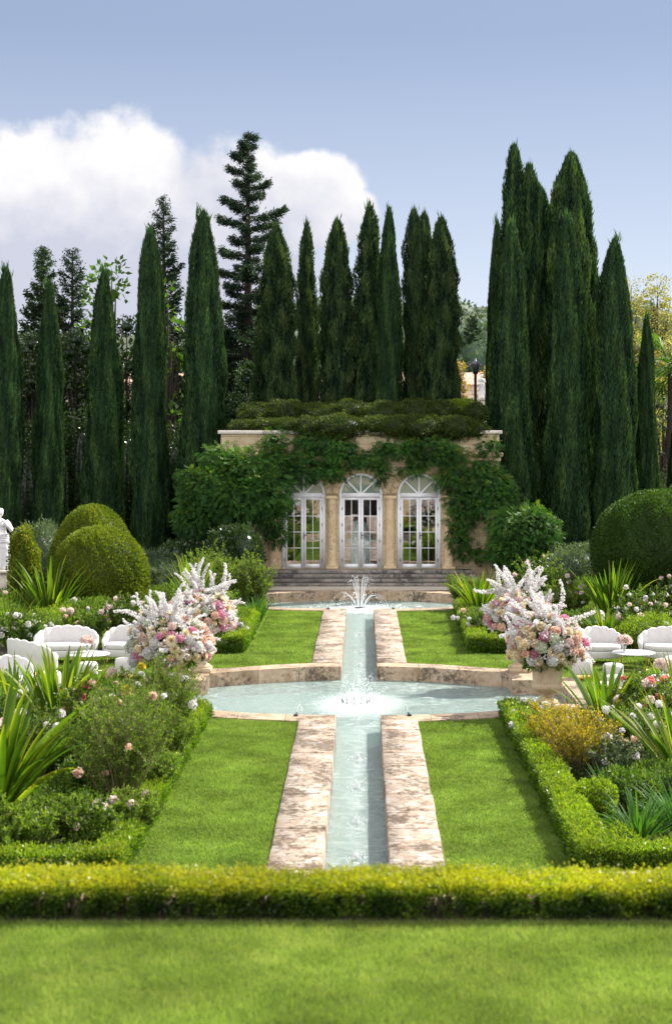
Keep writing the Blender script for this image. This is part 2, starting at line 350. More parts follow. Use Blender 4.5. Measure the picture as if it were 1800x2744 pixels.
m_rose_l = leafmat('rose_leaf', [(0.03, 0.07, 0.014), (0.08, 0.14, 0.022), (0.18, 0.23, 0.035)], 0.42, 0.42, 0.3)
m_flax = leafmat('flax_leaf', [(0.035, 0.09, 0.010), (0.075, 0.15, 0.014), (0.15, 0.22, 0.02), (0.42, 0.38, 0.04)], 0.45, 0.5, 0.18)
m_agap = leafmat('agapanthus_leaf', [(0.02, 0.07, 0.018), (0.045, 0.12, 0.025), (0.09, 0.18, 0.035), (0.12, 0.2, 0.04)], 0.4, 0.5, 0.18)
m_euc = leafmat('acacia_leaf', [(0.16, 0.17, 0.06), (0.30, 0.27, 0.09), (0.46, 0.38, 0.10)], 0.4, 0.5, 0.3)
m_hill = leafmat('hill_leaf', [(0.04, 0.075, 0.04), (0.07, 0.11, 0.06), (0.11, 0.15, 0.07)], 0.2, 0.6, 0.2)
m_autumn = leafmat('ochre_leaf', [(0.20, 0.15, 0.05), (0.36, 0.24, 0.08), (0.42, 0.32, 0.1)], 0.3, 0.6, 0.2)
def petal(name, cols): return leafmat(name, cols, 0.45, 0.7, 0.1, tcol=(1, 1, 1))
m_pw = petal('petal_white', [(0.66, 0.65, 0.64), (0.82, 0.80, 0.80)])
m_pc = petal('petal_cream', [(0.70, 0.50, 0.26), (0.82, 0.72, 0.48), (0.86, 0.80, 0.62)])
m_pp = petal('petal_peach', [(0.68, 0.40, 0.30), (0.79, 0.57, 0.46), (0.84, 0.70, 0.60)])
m_pk = petal('petal_pink', [(0.56, 0.14, 0.28), (0.74, 0.34, 0.48), (0.83, 0.56, 0.66)])
m_pb = petal('petal_blush', [(0.74, 0.56, 0.52), (0.84, 0.74, 0.70)])
m_pg = petal('petal_pale_green', [(0.48, 0.54, 0.36), (0.68, 0.72, 0.58)])
m_ps = petal('petal_salmon', [(0.70, 0.16, 0.14), (0.84, 0.36, 0.32)])

def watermat():
    m_, nt, out = M('pool_water'); L = nt.links
    tc = nd(nt, 'ShaderNodeTexCoord'); P = tc.outputs['Object']
    mp = nd(nt, 'ShaderNodeMapping', i_Vector=P); mp.inputs['Scale'].default_value = (1.0, 1.5, 1.0)
    n1 = nd(nt, 'ShaderNodeTexNoise', i_Scale=6.0, i_Detail=5.0, i_Roughness=0.65, i_Vector=mp.outputs[0])
    n2 = nd(nt, 'ShaderNodeTexNoise', i_Scale=24.0, i_Detail=4.0, i_Roughness=0.7, i_Vector=mp.outputs[0])
    h = nd(nt, 'ShaderNodeMath', operation='ADD', i_0=n1.outputs['Fac']); h2 = nd(nt, 'ShaderNodeMath', operation='MULTIPLY', i_0=n2.outputs['Fac'], i_1=0.35); L.new(h2.outputs[0], h.inputs[1])
    b = nd(nt, 'ShaderNodeBump', i_Strength=1.0, i_Distance=0.07, i_Height=h.outputs[0])
    tr = nd(nt, 'ShaderNodeBsdfTransparent', i_Color=(0.88, 0.95, 0.94, 1))
    gl = nd(nt, 'ShaderNodeBsdfGlossy', i_Roughness=0.08, i_Color=(1, 1, 1, 1)); L.new(b.outputs[0], gl.inputs['Normal'])
    df = nd(nt, 'ShaderNodeBsdfDiffuse', i_Color=(0.47, 0.585, 0.555, 1)); L.new(b.outputs[0], df.inputs['Normal'])
    # foam around the fountain jets and down the middle of the channel
    sp = nd(nt, 'ShaderNodeSeparateXYZ', i_Vector=P)
    def mm(op, a, b_=None):
        n = nd(nt, 'ShaderNodeMath', operation=op)
        for i, v in enumerate((a, b_)):
            if v is None: continue
            if isinstance(v, (int, float)): n.inputs[i].default_value = v
            else: L.new(v, n.inputs[i])
        return n.outputs[0]
    def blob(cx, cy, rx, ry):
        a = mm('DIVIDE', mm('SUBTRACT', sp.outputs[0], cx), rx); c = mm('DIVIDE', mm('SUBTRACT', sp.outputs[1], cy), ry)
        return mm('MAXIMUM', 0.0, mm('SUBTRACT', 1.0, mm('SQRT', mm('ADD', mm('MULTIPLY', a, a), mm('MULTIPLY', c, c)))))
    f = mm('MAXIMUM', blob(0, 30.6, 1.5, 2.2), blob(0, 47.4, 1.7, 2.2))
    f = mm('MAXIMUM', f, mm('MULTIPLY', mm('MAXIMUM', 0.0, mm('SUBTRACT', 1.0, mm('DIVIDE', mm('ABSOLUTE', sp.outputs[0]), 0.45))), 0.35))
    fo = mm('MULTIPLY', mm('ADD', f, 0.12), mm('MULTIPLY', n2.outputs['Fac'], 2.0))
    fr = nd(nt, 'ShaderNodeMapRange', i_Value=fo, i_1=0.42, i_2=1.3, i_3=0.0, i_4=0.7)
    fm = nd(nt, 'ShaderNodeBsdfDiffuse', i_Color=(0.72, 0.77, 0.78, 1))
    # translucent milky body
    sc = nd(nt, 'ShaderNodeMapRange', i_Value=n1.outputs['Fac'], i_1=0.3, i_2=0.7, i_3=0.12, i_4=0.55)
    m1 = nd(nt, 'ShaderNodeMixShader'); L.new(sc.outputs[0], m1.inputs[0]); L.new(tr.outputs[0], m1.inputs[1]); L.new(df.outputs[0], m1.inputs[2])
    fn = nd(nt, 'ShaderNodeFresnel', i_IOR=1.33); L.new(b.outputs[0], fn.inputs['Normal'])
    m2 = nd(nt, 'ShaderNodeMixShader'); L.new(mm('MINIMUM', fn.outputs[0], 0.5), m2.inputs[0]); L.new(m1.outputs[0], m2.inputs[1]); L.new(gl.outputs[0], m2.inputs[2])
    m3 = nd(nt, 'ShaderNodeMixShader'); L.new(fr.outputs[0], m3.inputs[0]); L.new(m2.outputs[0], m3.inputs[1]); L.new(fm.outputs[0], m3.inputs[2])
    L.new(m3.outputs[0], out.inputs[0]); return m_
m_water = watermat()
def glassmat(name, refl=0.35, tint=(0.55, 0.62, 0.58), milk=0.0, milkcol=(0.35, 0.45, 0.36)):
    m_, nt, out = M(name)
    tr = nd(nt, 'ShaderNodeBsdfTransparent', i_Color=c4(tint)); gl = nd(nt, 'ShaderNodeBsdfGlossy', i_Roughness=0.01)
    tc = nd(nt, 'ShaderNodeTexCoord'); nz = nd(nt, 'ShaderNodeTexNoise', i_Scale=1.5, i_Vector=tc.outputs['Object'])
    b = nd(nt, 'ShaderNodeBump', i_Strength=0.06, i_Distance=0.02, i_Height=nz.outputs['Fac']); nt.links.new(b.outputs[0], gl.inputs['Normal'])
    mx = nd(nt, 'ShaderNodeMixShader', i_0=refl); nt.links.new(tr.outputs[0], mx.inputs[1]); nt.links.new(gl.outputs[0], mx.inputs[2])
    o = mx.outputs[0]
    if milk:
        df = nd(nt, 'ShaderNodeBsdfDiffuse', i_Color=c4(milkcol)); m2 = nd(nt, 'ShaderNodeMixShader', i_0=milk)
        nt.links.new(o, m2.inputs[1]); nt.links.new(df.outputs[0], m2.inputs[2]); o = m2.outputs[0]
    nt.links.new(o, out.inputs[0]); return m_
m_glass = glassmat('door_glass', 0.42)
m_fan = glassmat('fan_glass', 0.25, milk=0.55)
m_vase = glassmat('vase_glass', 0.18, tint=(0.9, 0.93, 0.92))
m_jet = leafmat('jet_water', [(0.80, 0.84, 0.88), (0.92, 0.94, 0.96)], 0.5, 0.15, 0.8, tcol=(1, 1, 1))
# ================================================================== SETTING
def arc(pts): return pts
RIN = [(0.39, 12.0), (0.39, 27.75), (1.0, 27.8), (2.0, 28.0), (2.7, 28.3), (3.1, 28.5), (3.1, 28.9), (4.05, 28.9), (4.05, 31.7), (3.1, 31.7), (3.1, 32.6),
       (2.4, 33.0), (1.6, 33.35), (0.9, 33.55), (0.39, 33.6), (0.39, 44.75), (1.0, 44.8), (2.0, 44.95), (2.9, 45.35), (3.15, 45.6), (4.1, 45.6), (4.1, 48.5), (3.15, 48.5),
       (3.0, 48.8), (2.2, 49.3), (1.2, 49.6), (0.5, 49.68)]
ROUT = [(1.02, 12.0), (1.02, 27.2), (2.0, 27.42), (2.8, 27.7), (3.2, 27.95), (3.85, 27.95), (3.85, 28.55), (4.4, 28.55), (4.4, 32.05), (3.8, 32.05), (3.8, 33.3), (3.0, 33.3),
        (2.5, 33.5), (1.75, 33.88), (1.02, 34.1), (1.02, 44.25), (2.1, 44.42), (3.1, 44.85), (3.35, 45.2), (4.45, 45.25), (4.45, 48.9), (3.5, 48.9),
        (3.2, 49.3), (2.4, 49.85), (1.2, 50.2), (0.5, 50.3)]
def mirror(r): return r + [(-a, b) for a, b in reversed(r)]
INNER, OUTER = mirror(RIN), mirror(ROUT)
MID = [((a[0] + b[0]) / 2, (a[1] + b[1]) / 2) for a, b in zip(INNER, INNER)]
# ground sheet with the pool cut out (the cut runs under the kerbs)
cut = [(0.7, 12.2), (0.7, 27.5), (2.0, 27.75), (3.0, 28.1), (3.5, 28.2), (3.5, 28.7), (4.2, 28.75), (4.2, 31.85), (3.5, 31.9), (3.5, 32.9), (2.5, 33.25), (1.3, 33.75), (0.7, 33.85),
       (0.7, 44.5), (2.0, 44.68), (3.0, 45.1), (3.2, 45.4), (4.3, 45.45), (4.3, 48.7), (3.3, 48.7), (3.1, 49.0), (2.3, 49.6), (1.2, 49.9), (0.5, 49.98)]
struct('ground', fill2d('ground', [[(-400, -60), (400, -60), (400, 75), (-400, 75)], mirror(cut)], -0.4, 0.0, m_soil))
inn = [(a * 1.0, b) for a, b in INNER]
me = fill2d('pool_floor', [[(-5, 11.5), (5, 11.5), (5, 50.2), (-5, 50.2)]], -0.62, -0.50, m_poolfloor)
struct('pool_floor', me)
def flatpoly(name, loop, z, mat):
    me_ = fill2d(name, [loop], z - 0.001, z + 0.001, mat); return me_
struct('water', flatpoly('water', [(a + (0.05 if a > 0 else -0.05), b) for a, b in INNER], -0.262, m_water))
# kerbs: arcs of the pools, and the wide stone borders of the channel
KZ = 0.035
k = fill2d('kerb', [OUTER, INNER], -0.60, KZ, m_kerb); struct('pool_kerb', k)
g = G()
rs = np.random.default_rng(3)
for sx in (-1, 1):
    for (y0, y1) in ((12.2, 27.2), (34.1, 44.25)):
        n = 16 if y1 < 30 else 11; ys = np.linspace(y0, y1, n + 1)
        for i in range(n):
            j = rs.normal(0, 0.004, 3)
            a, b = (0.385, 1.03)
            x0, x1 = (sx * a, sx * b) if sx > 0 else (sx * b, sx * a)
            bbox(g, x0 + j[0], x1 + j[1], ys[i] + 0.012, ys[i + 1] - 0.010, -0.45, KZ + 0.02 + j[2], 0.018)
struct('channel_stones', g.mesh('channel_stones', m_rill))
# lawns (sheets a few mm above the soil)
LWR = [(0.7, 12.3), (2.60, 12.3), (2.60, 27.8), (2.0, 27.6), (0.7, 27.4)]
UPR = [(0.8, 44.4), (0.8, 33.95), (2.6, 33.35), (3.5, 33.1), (3.6, 31.95), (4.3, 31.95), (4.3, 27.2), (12, 27.2), (12, 35.7), (3.05, 35.7), (2.65, 35.9), (2.65, 44.7), (2.0, 44.5)]
for sx in (-1, 1):
    for lp in (LWR, UPR):
        struct('lawn', flatpoly('lawn', [(sx * a, b) for a, b in lp], 0.004, m_lawn))
struct('path', fill2d('path', [[(-16, 50.36), (16, 50.36), (16, 53.0), (-16, 53.0)]], -0.02, 0.012, m_gravel))
# the paved apron between far pool and steps
# terrace the camera stands on
TZ = 2.2
g = G(); box(g, -30, 30, -8, 9.62, 0.0, TZ); struct('terrace_lawn', g.mesh('terrace_lawn', m_lawn))
g = G(); box(g, -30, 30, 9.0, 9.34, TZ - 0.1, TZ + 0.010, 0.5); struct('terrace_soil', g.mesh('terrace_soil', m_soil))
g = G(); box(g, -30, 30, 9.345, 9.6, TZ - 0.1, TZ + 0.014, 0.5); struct('terrace_edge', g.mesh('terrace_edge', m_kerb))
# lower gravel walk below the terrace
struct('path', fill2d('path', [[(-16, 9.9), (16, 9.9), (16, 12.18), (-16, 12.18)]], -0.02, 0.010, m_gravel))
# retaining wall with arched niche (seen mirrored in the garden house doors)
def archloop(cx, w, zb, zs, n=20):
    r = w / 2
    return [(cx - r, zb), (cx + r, zb), (cx + r, zs)] + [(cx + r * math.cos(t), zs + r * math.sin(t)) for t in np.linspace(0, math.pi, n)[1:-1]] + [(cx - r, zs)]
def upright(me_, y):      # 2D drawing in x,z -> facade at y; extrusion runs along y
    me_.transform(Matrix.Rotation(math.radians(90), 4, 'X')); me_.transform(Matrix.Translation((0, y, 0))); return me_
w = thing('retaining_wall', 'pale stone retaining wall with arched niche below the camera terrace', 'wall', (0, 9.75, 0))
me = fill2d('wall', [[(-30, 0), (30, 0), (30, 2.25), (-30, 2.25)], archloop(0, 2.0, 0.02, 0.9)], -0.12, 0.12, m_wall)
link('stone_face', upright(me, 0), w)
g = G(); box(g, -1.3, 1.3, -0.13, -0.124, 0, 2.1, 0.0); link('niche_back', g.mesh('niche_back', m_room), w)
g = G()
for i in range(13):
    t0, t1 = math.pi * i / 13 + 0.012, math.pi * (i + 1) / 13 - 0.012
    V = [(r_ * math.cos(t), y_, 0.9 + r_ * math.sin(t)) for y_ in (0.10, 0.17) for t in (t0, t1) for r_ in (1.0, 1.28)]
    g.add(V, [(0, 1, 3, 2), (4, 6, 7, 5), (0, 4, 5, 1), (2, 3, 7, 6), (0, 2, 6, 4), (1, 5, 7, 3)])
link('arch_ring', g.mesh('arch_ring', m_trim), w)
# raised ground behind the garden house, and the land beyond
g = G(); box(g, -4.5, 4.45, 54.62, 70, 0, 5.2); box(g, -40, 40, 88.02, 132, 0.0, 4.9); struct('terrace_ground', g.mesh('terrace_ground', m_soil))
def terr():
    xs = np.linspace(-400, 400, 90); ys = np.concatenate([np.linspace(75, 130, 14), np.linspace(140, 420, 40)])
    X, Y = np.meshgrid(xs, ys); t = np.clip((Y - 75) / 60, 0, 1); t = t * t * (3 - 2 * t)
    t2 = np.clip((Y - 150) / 170, 0, 1)
    Z = 4.5 * t + t2 ** 1.2 * (22 + 3.0 * np.sin(X / 60 + 1) + 2 * np.sin(X / 23))
    gg = G(); n = len(xs); i = np.arange(len(ys) - 1)[:, None] * n; k_ = np.arange(n - 1)[None, :]
    gg.add(np.stack([X, Y, Z], -1).reshape(-1, 3), np.stack([i + k_, i + k_ + 1, i + n + k_ + 1, i + n + k_], -1).reshape(-1, 4)); return gg
hillmat = plain('hill_ground', (0.03, 0.05, 0.025), 0.95, scale=0.08, col2=(0.06, 0.07, 0.035))
struct('hill', terr().mesh('hill', hillmat, True))

# ------------------------------------------------------------------ grass
def inpoly(x, y, lp):
    c = np.zeros(len(x), bool); n = len(lp)
    for i in range(n):
        x1, y1 = lp[i]; x2, y2 = lp[(i + 1) % n]
        if y1 == y2: continue
        k_ = ((y1 > y) != (y2 > y)) & (x < (x2 - x1) * (y - y1) / (y2 - y1) + x1); c ^= k_
    return c
def blades(g, x, y, z, h, w, tone, rs):
    n = len(x); a = rs.random(n) * 2 * np.pi; lean = rs.normal(0, 0.45, (n, 2))
    P = np.stack([x, y, np.full(n, z)], -1); s = np.stack([np.cos(a), np.sin(a), 0 * a], -1) * (w * 0.5)[:, None]
    T = P + np.stack([lean[:, 0] * h, lean[:, 1] * h, h], -1)
    g.add(np.stack([P - s, P + s, T], 1).reshape(-1, 3), T=np.arange(3 * n).reshape(-1, 3), tone=np.repeat(tone, 3))
LAT = np.random.default_rng(99).random((256, 256))
def vnoise(x, y):
    xi = np.floor(x).astype(int); yi = np.floor(y).astype(int); fx = x - xi; fy = y - yi; fx = fx * fx * (3 - 2 * fx); fy = fy * fy * (3 - 2 * fy)
    g_ = lambda a, b: LAT[a % 256, b % 256]
    return (g_(xi, yi) * (1 - fx) + g_(xi + 1, yi) * fx) * (1 - fy) + (g_(xi, yi + 1) * (1 - fx) + g_(xi + 1, yi + 1) * fx) * fy
def patchy(x, y, s=1.0):
    return 0.5 + 0.40 * (vnoise(x * 1.3 * s, y * 1.3 * s) - .5) + 0.50 * (vnoise(x * 4.1 * s + 9, y * 4.1 * s) - .5) + 0.45 * (vnoise(x * 13 * s, y * 13 * s + 5) - .5)
def patchy_old(x, y, s=1.0):
    return 0.5 + 0.22 * np.sin(x * 2.1 * s + 1.3 * np.sin(y * 1.1 * s)) * np.sin(y * 1.7 * s + 0.8 * np.cos(x * 1.9 * s)) + 0.12 * np.sin(x * 6.3 * s + y * 3.1 * s) + 0.10 * np.sin(y * 7.7 * s - x * 4.0 * s + 2)
rs = np.random.default_rng(11)
def grasspatch(lp, dens, hm, wm):
    xs = [p[0] for p in lp]; ys = [p[1] for p in lp]; A = (max(xs) - min(xs)) * (max(ys) - min(ys)); n = int(A * dens)
    x = rs.uniform(min(xs), max(xs), n); y = rs.uniform(min(ys), max(ys), n); k_ = inpoly(x, y, lp); x, y = x[k_], y[k_]; n = len(x)
    gg = G(); tn = np.clip(patchy(x, y) + rs.normal(0, 0.22, n), 0, 1)
    blades(gg, x, y, 0.004, hm * rs.uniform(0.6, 1.2, n), wm * rs.uniform(0.7, 1.3, n), tn, rs); return gg
LW2 = [(1.04, 15.5), (2.64, 15.5), (2.64, 27.6), (2.0, 27.4), (1.04, 27.2)]
UP2 = [(1.04, 44.25), (1.04, 34.1), (1.75, 33.88), (2.5, 33.52), (3.0, 33.32), (3.8, 33.32), (3.8, 32.1), (4.45, 32.1), (4.45, 28), (8.2, 28), (8.2, 35.6), (3.05, 35.6), (2.55, 35.9), (2.55, 44.5), (2.1, 44.4)]
for sx in (-1, 1):
    for lp, d in ((LW2, 3600), (UP2, 1700)):
        gg = grasspatch([(sx * a, b) for a, b in lp], d, 0.035, 0.014 if d > 2000 else 0.022)
        tag(link('grass', gg.mesh('grass', m_grass)), kind='stuff')
n = 230000; x = rs.uniform(-2.4, 2.1, n); y = 6.2 + 2.79 * rs.random(n) ** 0.9; kk = (x > -0.27 * y - 0.1) & (x < 0.23 * y + 0.15); x, y = x[kk], y[kk]
gg = G(); tn = np.clip(0.5 + 0.85 * (patchy(x, y, 2.0) - 0.5) + rs.normal(0, 0.16, len(x)), 0, 1); 
blades(gg, x, y, TZ, rs.uniform(0.015, 0.038, len(x)), rs.uniform(0.004, 0.008, len(x)), tn, rs)
n = 90000; x = rs.uniform(-7, 7, n); y = 5.2 + 3.79 * rs.random(n); kk = ~((x > -0.27 * y - 0.1) & (x < 0.23 * y + 0.15)); x, y = x[kk], y[kk]; tn = np.clip(0.5 + 0.85 * (patchy(x, y, 2.0) - 0.5) + rs.normal(0, 0.16, len(x)), 0, 1)
blades(gg, x, y, TZ, rs.uniform(0.015, 0.038, len(x)), rs.uniform(0.010, 0.016, len(x)), tn, rs)
tag(link('grass', gg.mesh('grass', m_grassn)), kind='stuff')

# ================================================================== GARDEN HOUSE
HX, HY, HZ = -0.05, 53.2, 0.45
house = thing('garden_house', 'honey stone garden house with three arched white french doors behind the fountains', 'garden house', (HX, HY, 0))
DC = [at(813, 1400, HY)[0] - HX, at(966.5, 1400, HY)[0] - HX, at(1122.5, 1400, HY)[0] - HX]
WL, WR = at(592, 1150, HY)[0] - HX, at(1337, 1150, HY)[0] - HX
ZS = at(970, 1326, HY)[1]        # springing line of the arches
DW = 1.50
holes = [archloop(c, DW, HZ + 0.01, ZS) for c in DC]
me = fill2d('w', [[(WL, 0), (WR, 0), (WR, 5.02), (WL, 5.02)]] + holes, -0.22, 0.22, m_wall)
wall = link('wall', upright(me, 0.22), house)
g = G(); box(g, WL + 0.02, WL + 0.3, 0.45, 1.39, 0, 5.0); link('side_wall', g.mesh('side_wall', m_wall), house)
g = G(); box(g, WR - 0.3, WR - 0.02, 0.45, 1.39, 0, 5.0); link('side_wall', g.mesh('side_wall', m_wall), house)
g = G(); bbox(g, WL - 0.10, WR + 0.10, -0.10, 1.4, 5.03, 5.15, 0.02); link('parapet_cap', g.mesh('parapet_cap', m_cap), house)
g = G(); bbox(g, WL - 0.12, WR + 0.12, -0.16, -0.003, 4.25, 4.40, 0.03); bbox(g, WL - 0.05, WR + 0.05, -0.08, -0.004, 4.10, 4.248, 0.02); link('cornice', g.mesh('cornice', m_trim), house)
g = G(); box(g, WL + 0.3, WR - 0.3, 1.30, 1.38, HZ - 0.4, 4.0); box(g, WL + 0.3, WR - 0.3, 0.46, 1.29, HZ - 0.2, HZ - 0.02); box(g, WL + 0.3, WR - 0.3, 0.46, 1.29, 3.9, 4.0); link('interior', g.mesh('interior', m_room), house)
for c in DC:                       # archivolts
    g = G()
    for i in range(11):
        t0, t1 = math.pi * i / 11 + 0.006, math.pi * (i + 1) / 11 - 0.006
        V = [(c + r_ * math.cos(t), y_, ZS + r_ * math.sin(t)) for y_ in (0.05, -0.045) for t in (t0, (t0 + t1) / 2, t1) for r_ in (DW / 2 + 0.005, DW / 2 + 0.20)]
        g.add(V, [(6, 7, 9, 8), (8, 9, 11, 10), (0, 6, 8, 2), (2, 8, 10, 4), (1, 3, 9, 7), (3, 5, 11, 9), (0, 1, 7, 6), (4, 10, 11, 5)])
        V2 = [(c + r_ * math.cos(t), y_, ZS + r_ * math.sin(t)) for y_ in (-0.046, -0.075) for t in (t0, t1) for r_ in (DW / 2 + 0.155, DW / 2 + 0.215)]
        g.add(V2, [(4, 6, 7, 5), (0, 4, 5, 1), (2, 3, 7, 6), (0, 2, 6, 4), (1, 5, 7, 3)])
    link('arch', g.mesh('arch', m_trim), house)
mids = [DC[0] - (DC[1] - DC[0]) / 2 - 0.02, (DC[0] + DC[1]) / 2, (DC[1] + DC[2]) / 2, DC[2] + (DC[2] - DC[1]) / 2 + 0.02]
for i, c in enumerate(mids):
    g = G()
    lathe(g, [(0.0, HZ + 0.10), (0.185, HZ + 0.10), (0.19, HZ + 0.13), (0.165, HZ + 0.17), (0.158, HZ + 0.2), (0.150, ZS - 0.28), (0.158, ZS - 0.25), (0.15, ZS - 0.22), (0.19, ZS - 0.14), (0.19, ZS - 0.13)], 20, (c, -0.06, 0))
    col = link('column', g.mesh('column', m_trim, True), house)
    g = G(); bbox(g, c - 0.215, c + 0.215, -0.27, -0.002, HZ + 0.002, HZ + 0.10, 0.012); link('plinth', g.mesh('plinth', m_trim), col)
    g = G(); bbox(g, c - 0.22, c + 0.22, -0.27, -0.002, ZS - 0.13, ZS - 0.02, 0.02); link('capital', g.mesh('capital', m_trim), col)
def frame(g, x0, x1, z0, z1, t, y0, y1, tb=None):
    tb = tb or t
    box(g, x0, x0 + t, y0, y1, z0, z1); box(g, x1 - t, x1, y0, y1, z0, z1); box(g, x0 + t, x1 - t, y0, y1, z0, z0 + tb); box(g, x0 + t, x1 - t, y0, y1, z1 - t, z1)
def ringarc(g, cx, cz, r0, r1, y0, y1, t0=0.0, t1=math.pi, n=24):
    t = np.linspace(t0, t1, n); V = []
    for y_ in (y0, y1):
        for r_ in (r0, r1): V += [(cx + r_ * math.cos(a), y_, cz + r_ * math.sin(a)) for a in t]
    Q = []
    for i in range(n - 1): Q += [(i, i + 1, n + i + 1, n + i), (2 * n + i, 3 * n + i, 3 * n + i + 1, 2 * n + i + 1), (i, 2 * n + i, 2 * n + i + 1, i + 1), (n + i, n + i + 1, 3 * n + i + 1, 3 * n + i)]
    g.add(V, Q)
DZ1 = ZS - 0.10
for c in DC:
    g = G(); hw = DW / 2 - 0.006
    box(g, c - hw, c - hw + 0.11, 0.02, 0.14, HZ + 0.012, ZS); box(g, c + hw - 0.11, c + hw, 0.02, 0.14, HZ + 0.012, ZS)
    box(g, c - hw + 0.11, c + hw - 0.11, 0.005, 0.15, ZS - 0.09, ZS + 0.06)
    ringarc(g, c, ZS, hw - 0.085, hw, 0.02, 0.14)
    for a in (45, 90, 135):
        ca, sa = math.cos(R(a)), math.sin(R(a)); px_, pz_ = -sa * 0.03, ca * 0.03; r0, r1 = 0.06, hw - 0.084
        V = [(c + r_ * ca + s_ * px_, y_, ZS + r_ * sa + s_ * pz_) for y_ in (0.04, 0.11) for r_ in (r0, r1) for s_ in (-1, 1)]
        g.add(V, [(0, 1, 3, 2), (4, 6, 7, 5), (0, 2, 6, 4), (1, 5, 7, 3)])
    df = link('door_frame', g.mesh('door_frame', m_paint), house)
    g = G(); t = np.linspace(0, math.pi, 25); V = [(c, 0.09, ZS + 0.05)] + [(c + (hw - 0.08) * math.cos(a), 0.09, ZS + (hw - 0.08) * math.sin(a)) for a in t]
    g.add(V, T=[(0, i + 2, i + 1) for i in range(24)]); link('fanlight_glass', g.mesh('fanlight_glass', m_fan), df)
    for s_ in (-1, 1):
        x0, x1 = (c - hw + 0.113, c - 0.003) if s_ < 0 else (c + 0.003, c + hw - 0.113)
        z0, z1 = HZ + 0.02, ZS - 0.093
        g = G(); frame(g, x0, x1, z0, z1, 0.085, 0.03, 0.08, 0.14)
        gx0, gx1, gz0, gz1 = x0 + 0.085, x1 - 0.085, z0 + 0.14, z1 - 0.085
        box(g, (gx0 + gx1) / 2 - 0.011, (gx0 + gx1) / 2 + 0.011, 0.035, 0.072, gz0, gz1)
        for j in range(1, 4):
            zz = gz0 + (gz1 - gz0) * j / 4; box(g, gx0, gx1, 0.037, 0.070, zz - 0.011, zz + 0.011)
        d = link('door', g.mesh('door', m_paint), house)
        g = G(); yy = 0.06; tl = rs.normal(0, 0.0015, 8)
        g.add([(gx0, yy + tl[0], gz0), (gx1, yy + tl[1], gz0), (gx1, yy + tl[2], gz1), (gx0, yy + tl[3], gz1)], [(0, 1, 2, 3)]); link('glass', g.mesh('glass', m_glass), d)
        for zz in (0.25, 0.9, 1.45, 2.0):
            xx = x0 - 0.012 if s_ < 0 else x1 - 0.004
            g = G(); box(g, xx, xx + 0.016, 0.004, 0.029, HZ + zz, HZ + zz + 0.09); link('hinge', g.mesh('hinge', m_handle), d)
        if s_ > 0:
            g = G(); box(g, c + 0.012, c + 0.034, 0.0, 0.029, HZ + 1.0, HZ + 1.24); box(g, c + 0.012, c + 0.12, -0.03, -0.008, HZ + 1.13, HZ + 1.152); box(g, c + 0.014, c + 0.03, -0.009, 0.001, HZ + 1.13, HZ + 1.15); link('handle', g.mesh('handle', m_handle), d)
# steps
st = thing('stone_steps', 'wide dark weathered stone steps leading up to the three arched french doors', 'steps', (0, HY, 0))
rh = HZ / 4
for i in range(4):
    g = G(); yf = -0.65 - 0.34 * (3 - i)
    bbox(g, -3.9 - 0.1 * (3 - i), 3.75 + 0.1 * (3 - i), yf, (-0.65 - 0.34 * (2 - i)) if i < 3 else -0.28, 0.013 if i == 0 else rh * i - 0.04, rh * (i + 1), 0.015)
    link('step', g.mesh('step', m_step), st)
g = G(); box(g, -3.9, 3.75, -0.272, -0.004, 0.0, HZ - 0.003); link('landing', g.mesh('landing', m_step), st)
# far long building with pink tile roof
fb = thing('stone_farm_building', 'distant pale rubble stone building with pinkish tiled roof beyond the lamp', 'building', (0, 110, 0))
g = G(); box(g, -26, 16, 0, 9, 4.0, 8.62); link('wall', g.mesh('wall', m_rubble), fb)
g = G(); g.add([(-26.4, -0.4, 8.45), (16.4, -0.4, 8.45), (16.4, 4.5, 9.55), (-26.4, 4.5, 9.55), (16.4, 9.4, 8.45), (-26.4, 9.4, 8.45)], [(0, 1, 2, 3), (3, 2, 4, 5)])
g.add([(-26.4, -0.41, 8.35), (16.4, -0.41, 8.35), (16.4, -0.41, 8.5), (-26.4, -0.41, 8.5)], [(0, 1, 2, 3)]); link('roof', g.mesh('roof', m_rooftile), fb)
for xx in (-20, -14, -8, -2, 3.2, 9.5, 13):
    g = G(); box(g, xx, xx + 1.0, -0.03, 0.0, 5.5, 7.0); link('window', g.mesh('window', m_room), fb)
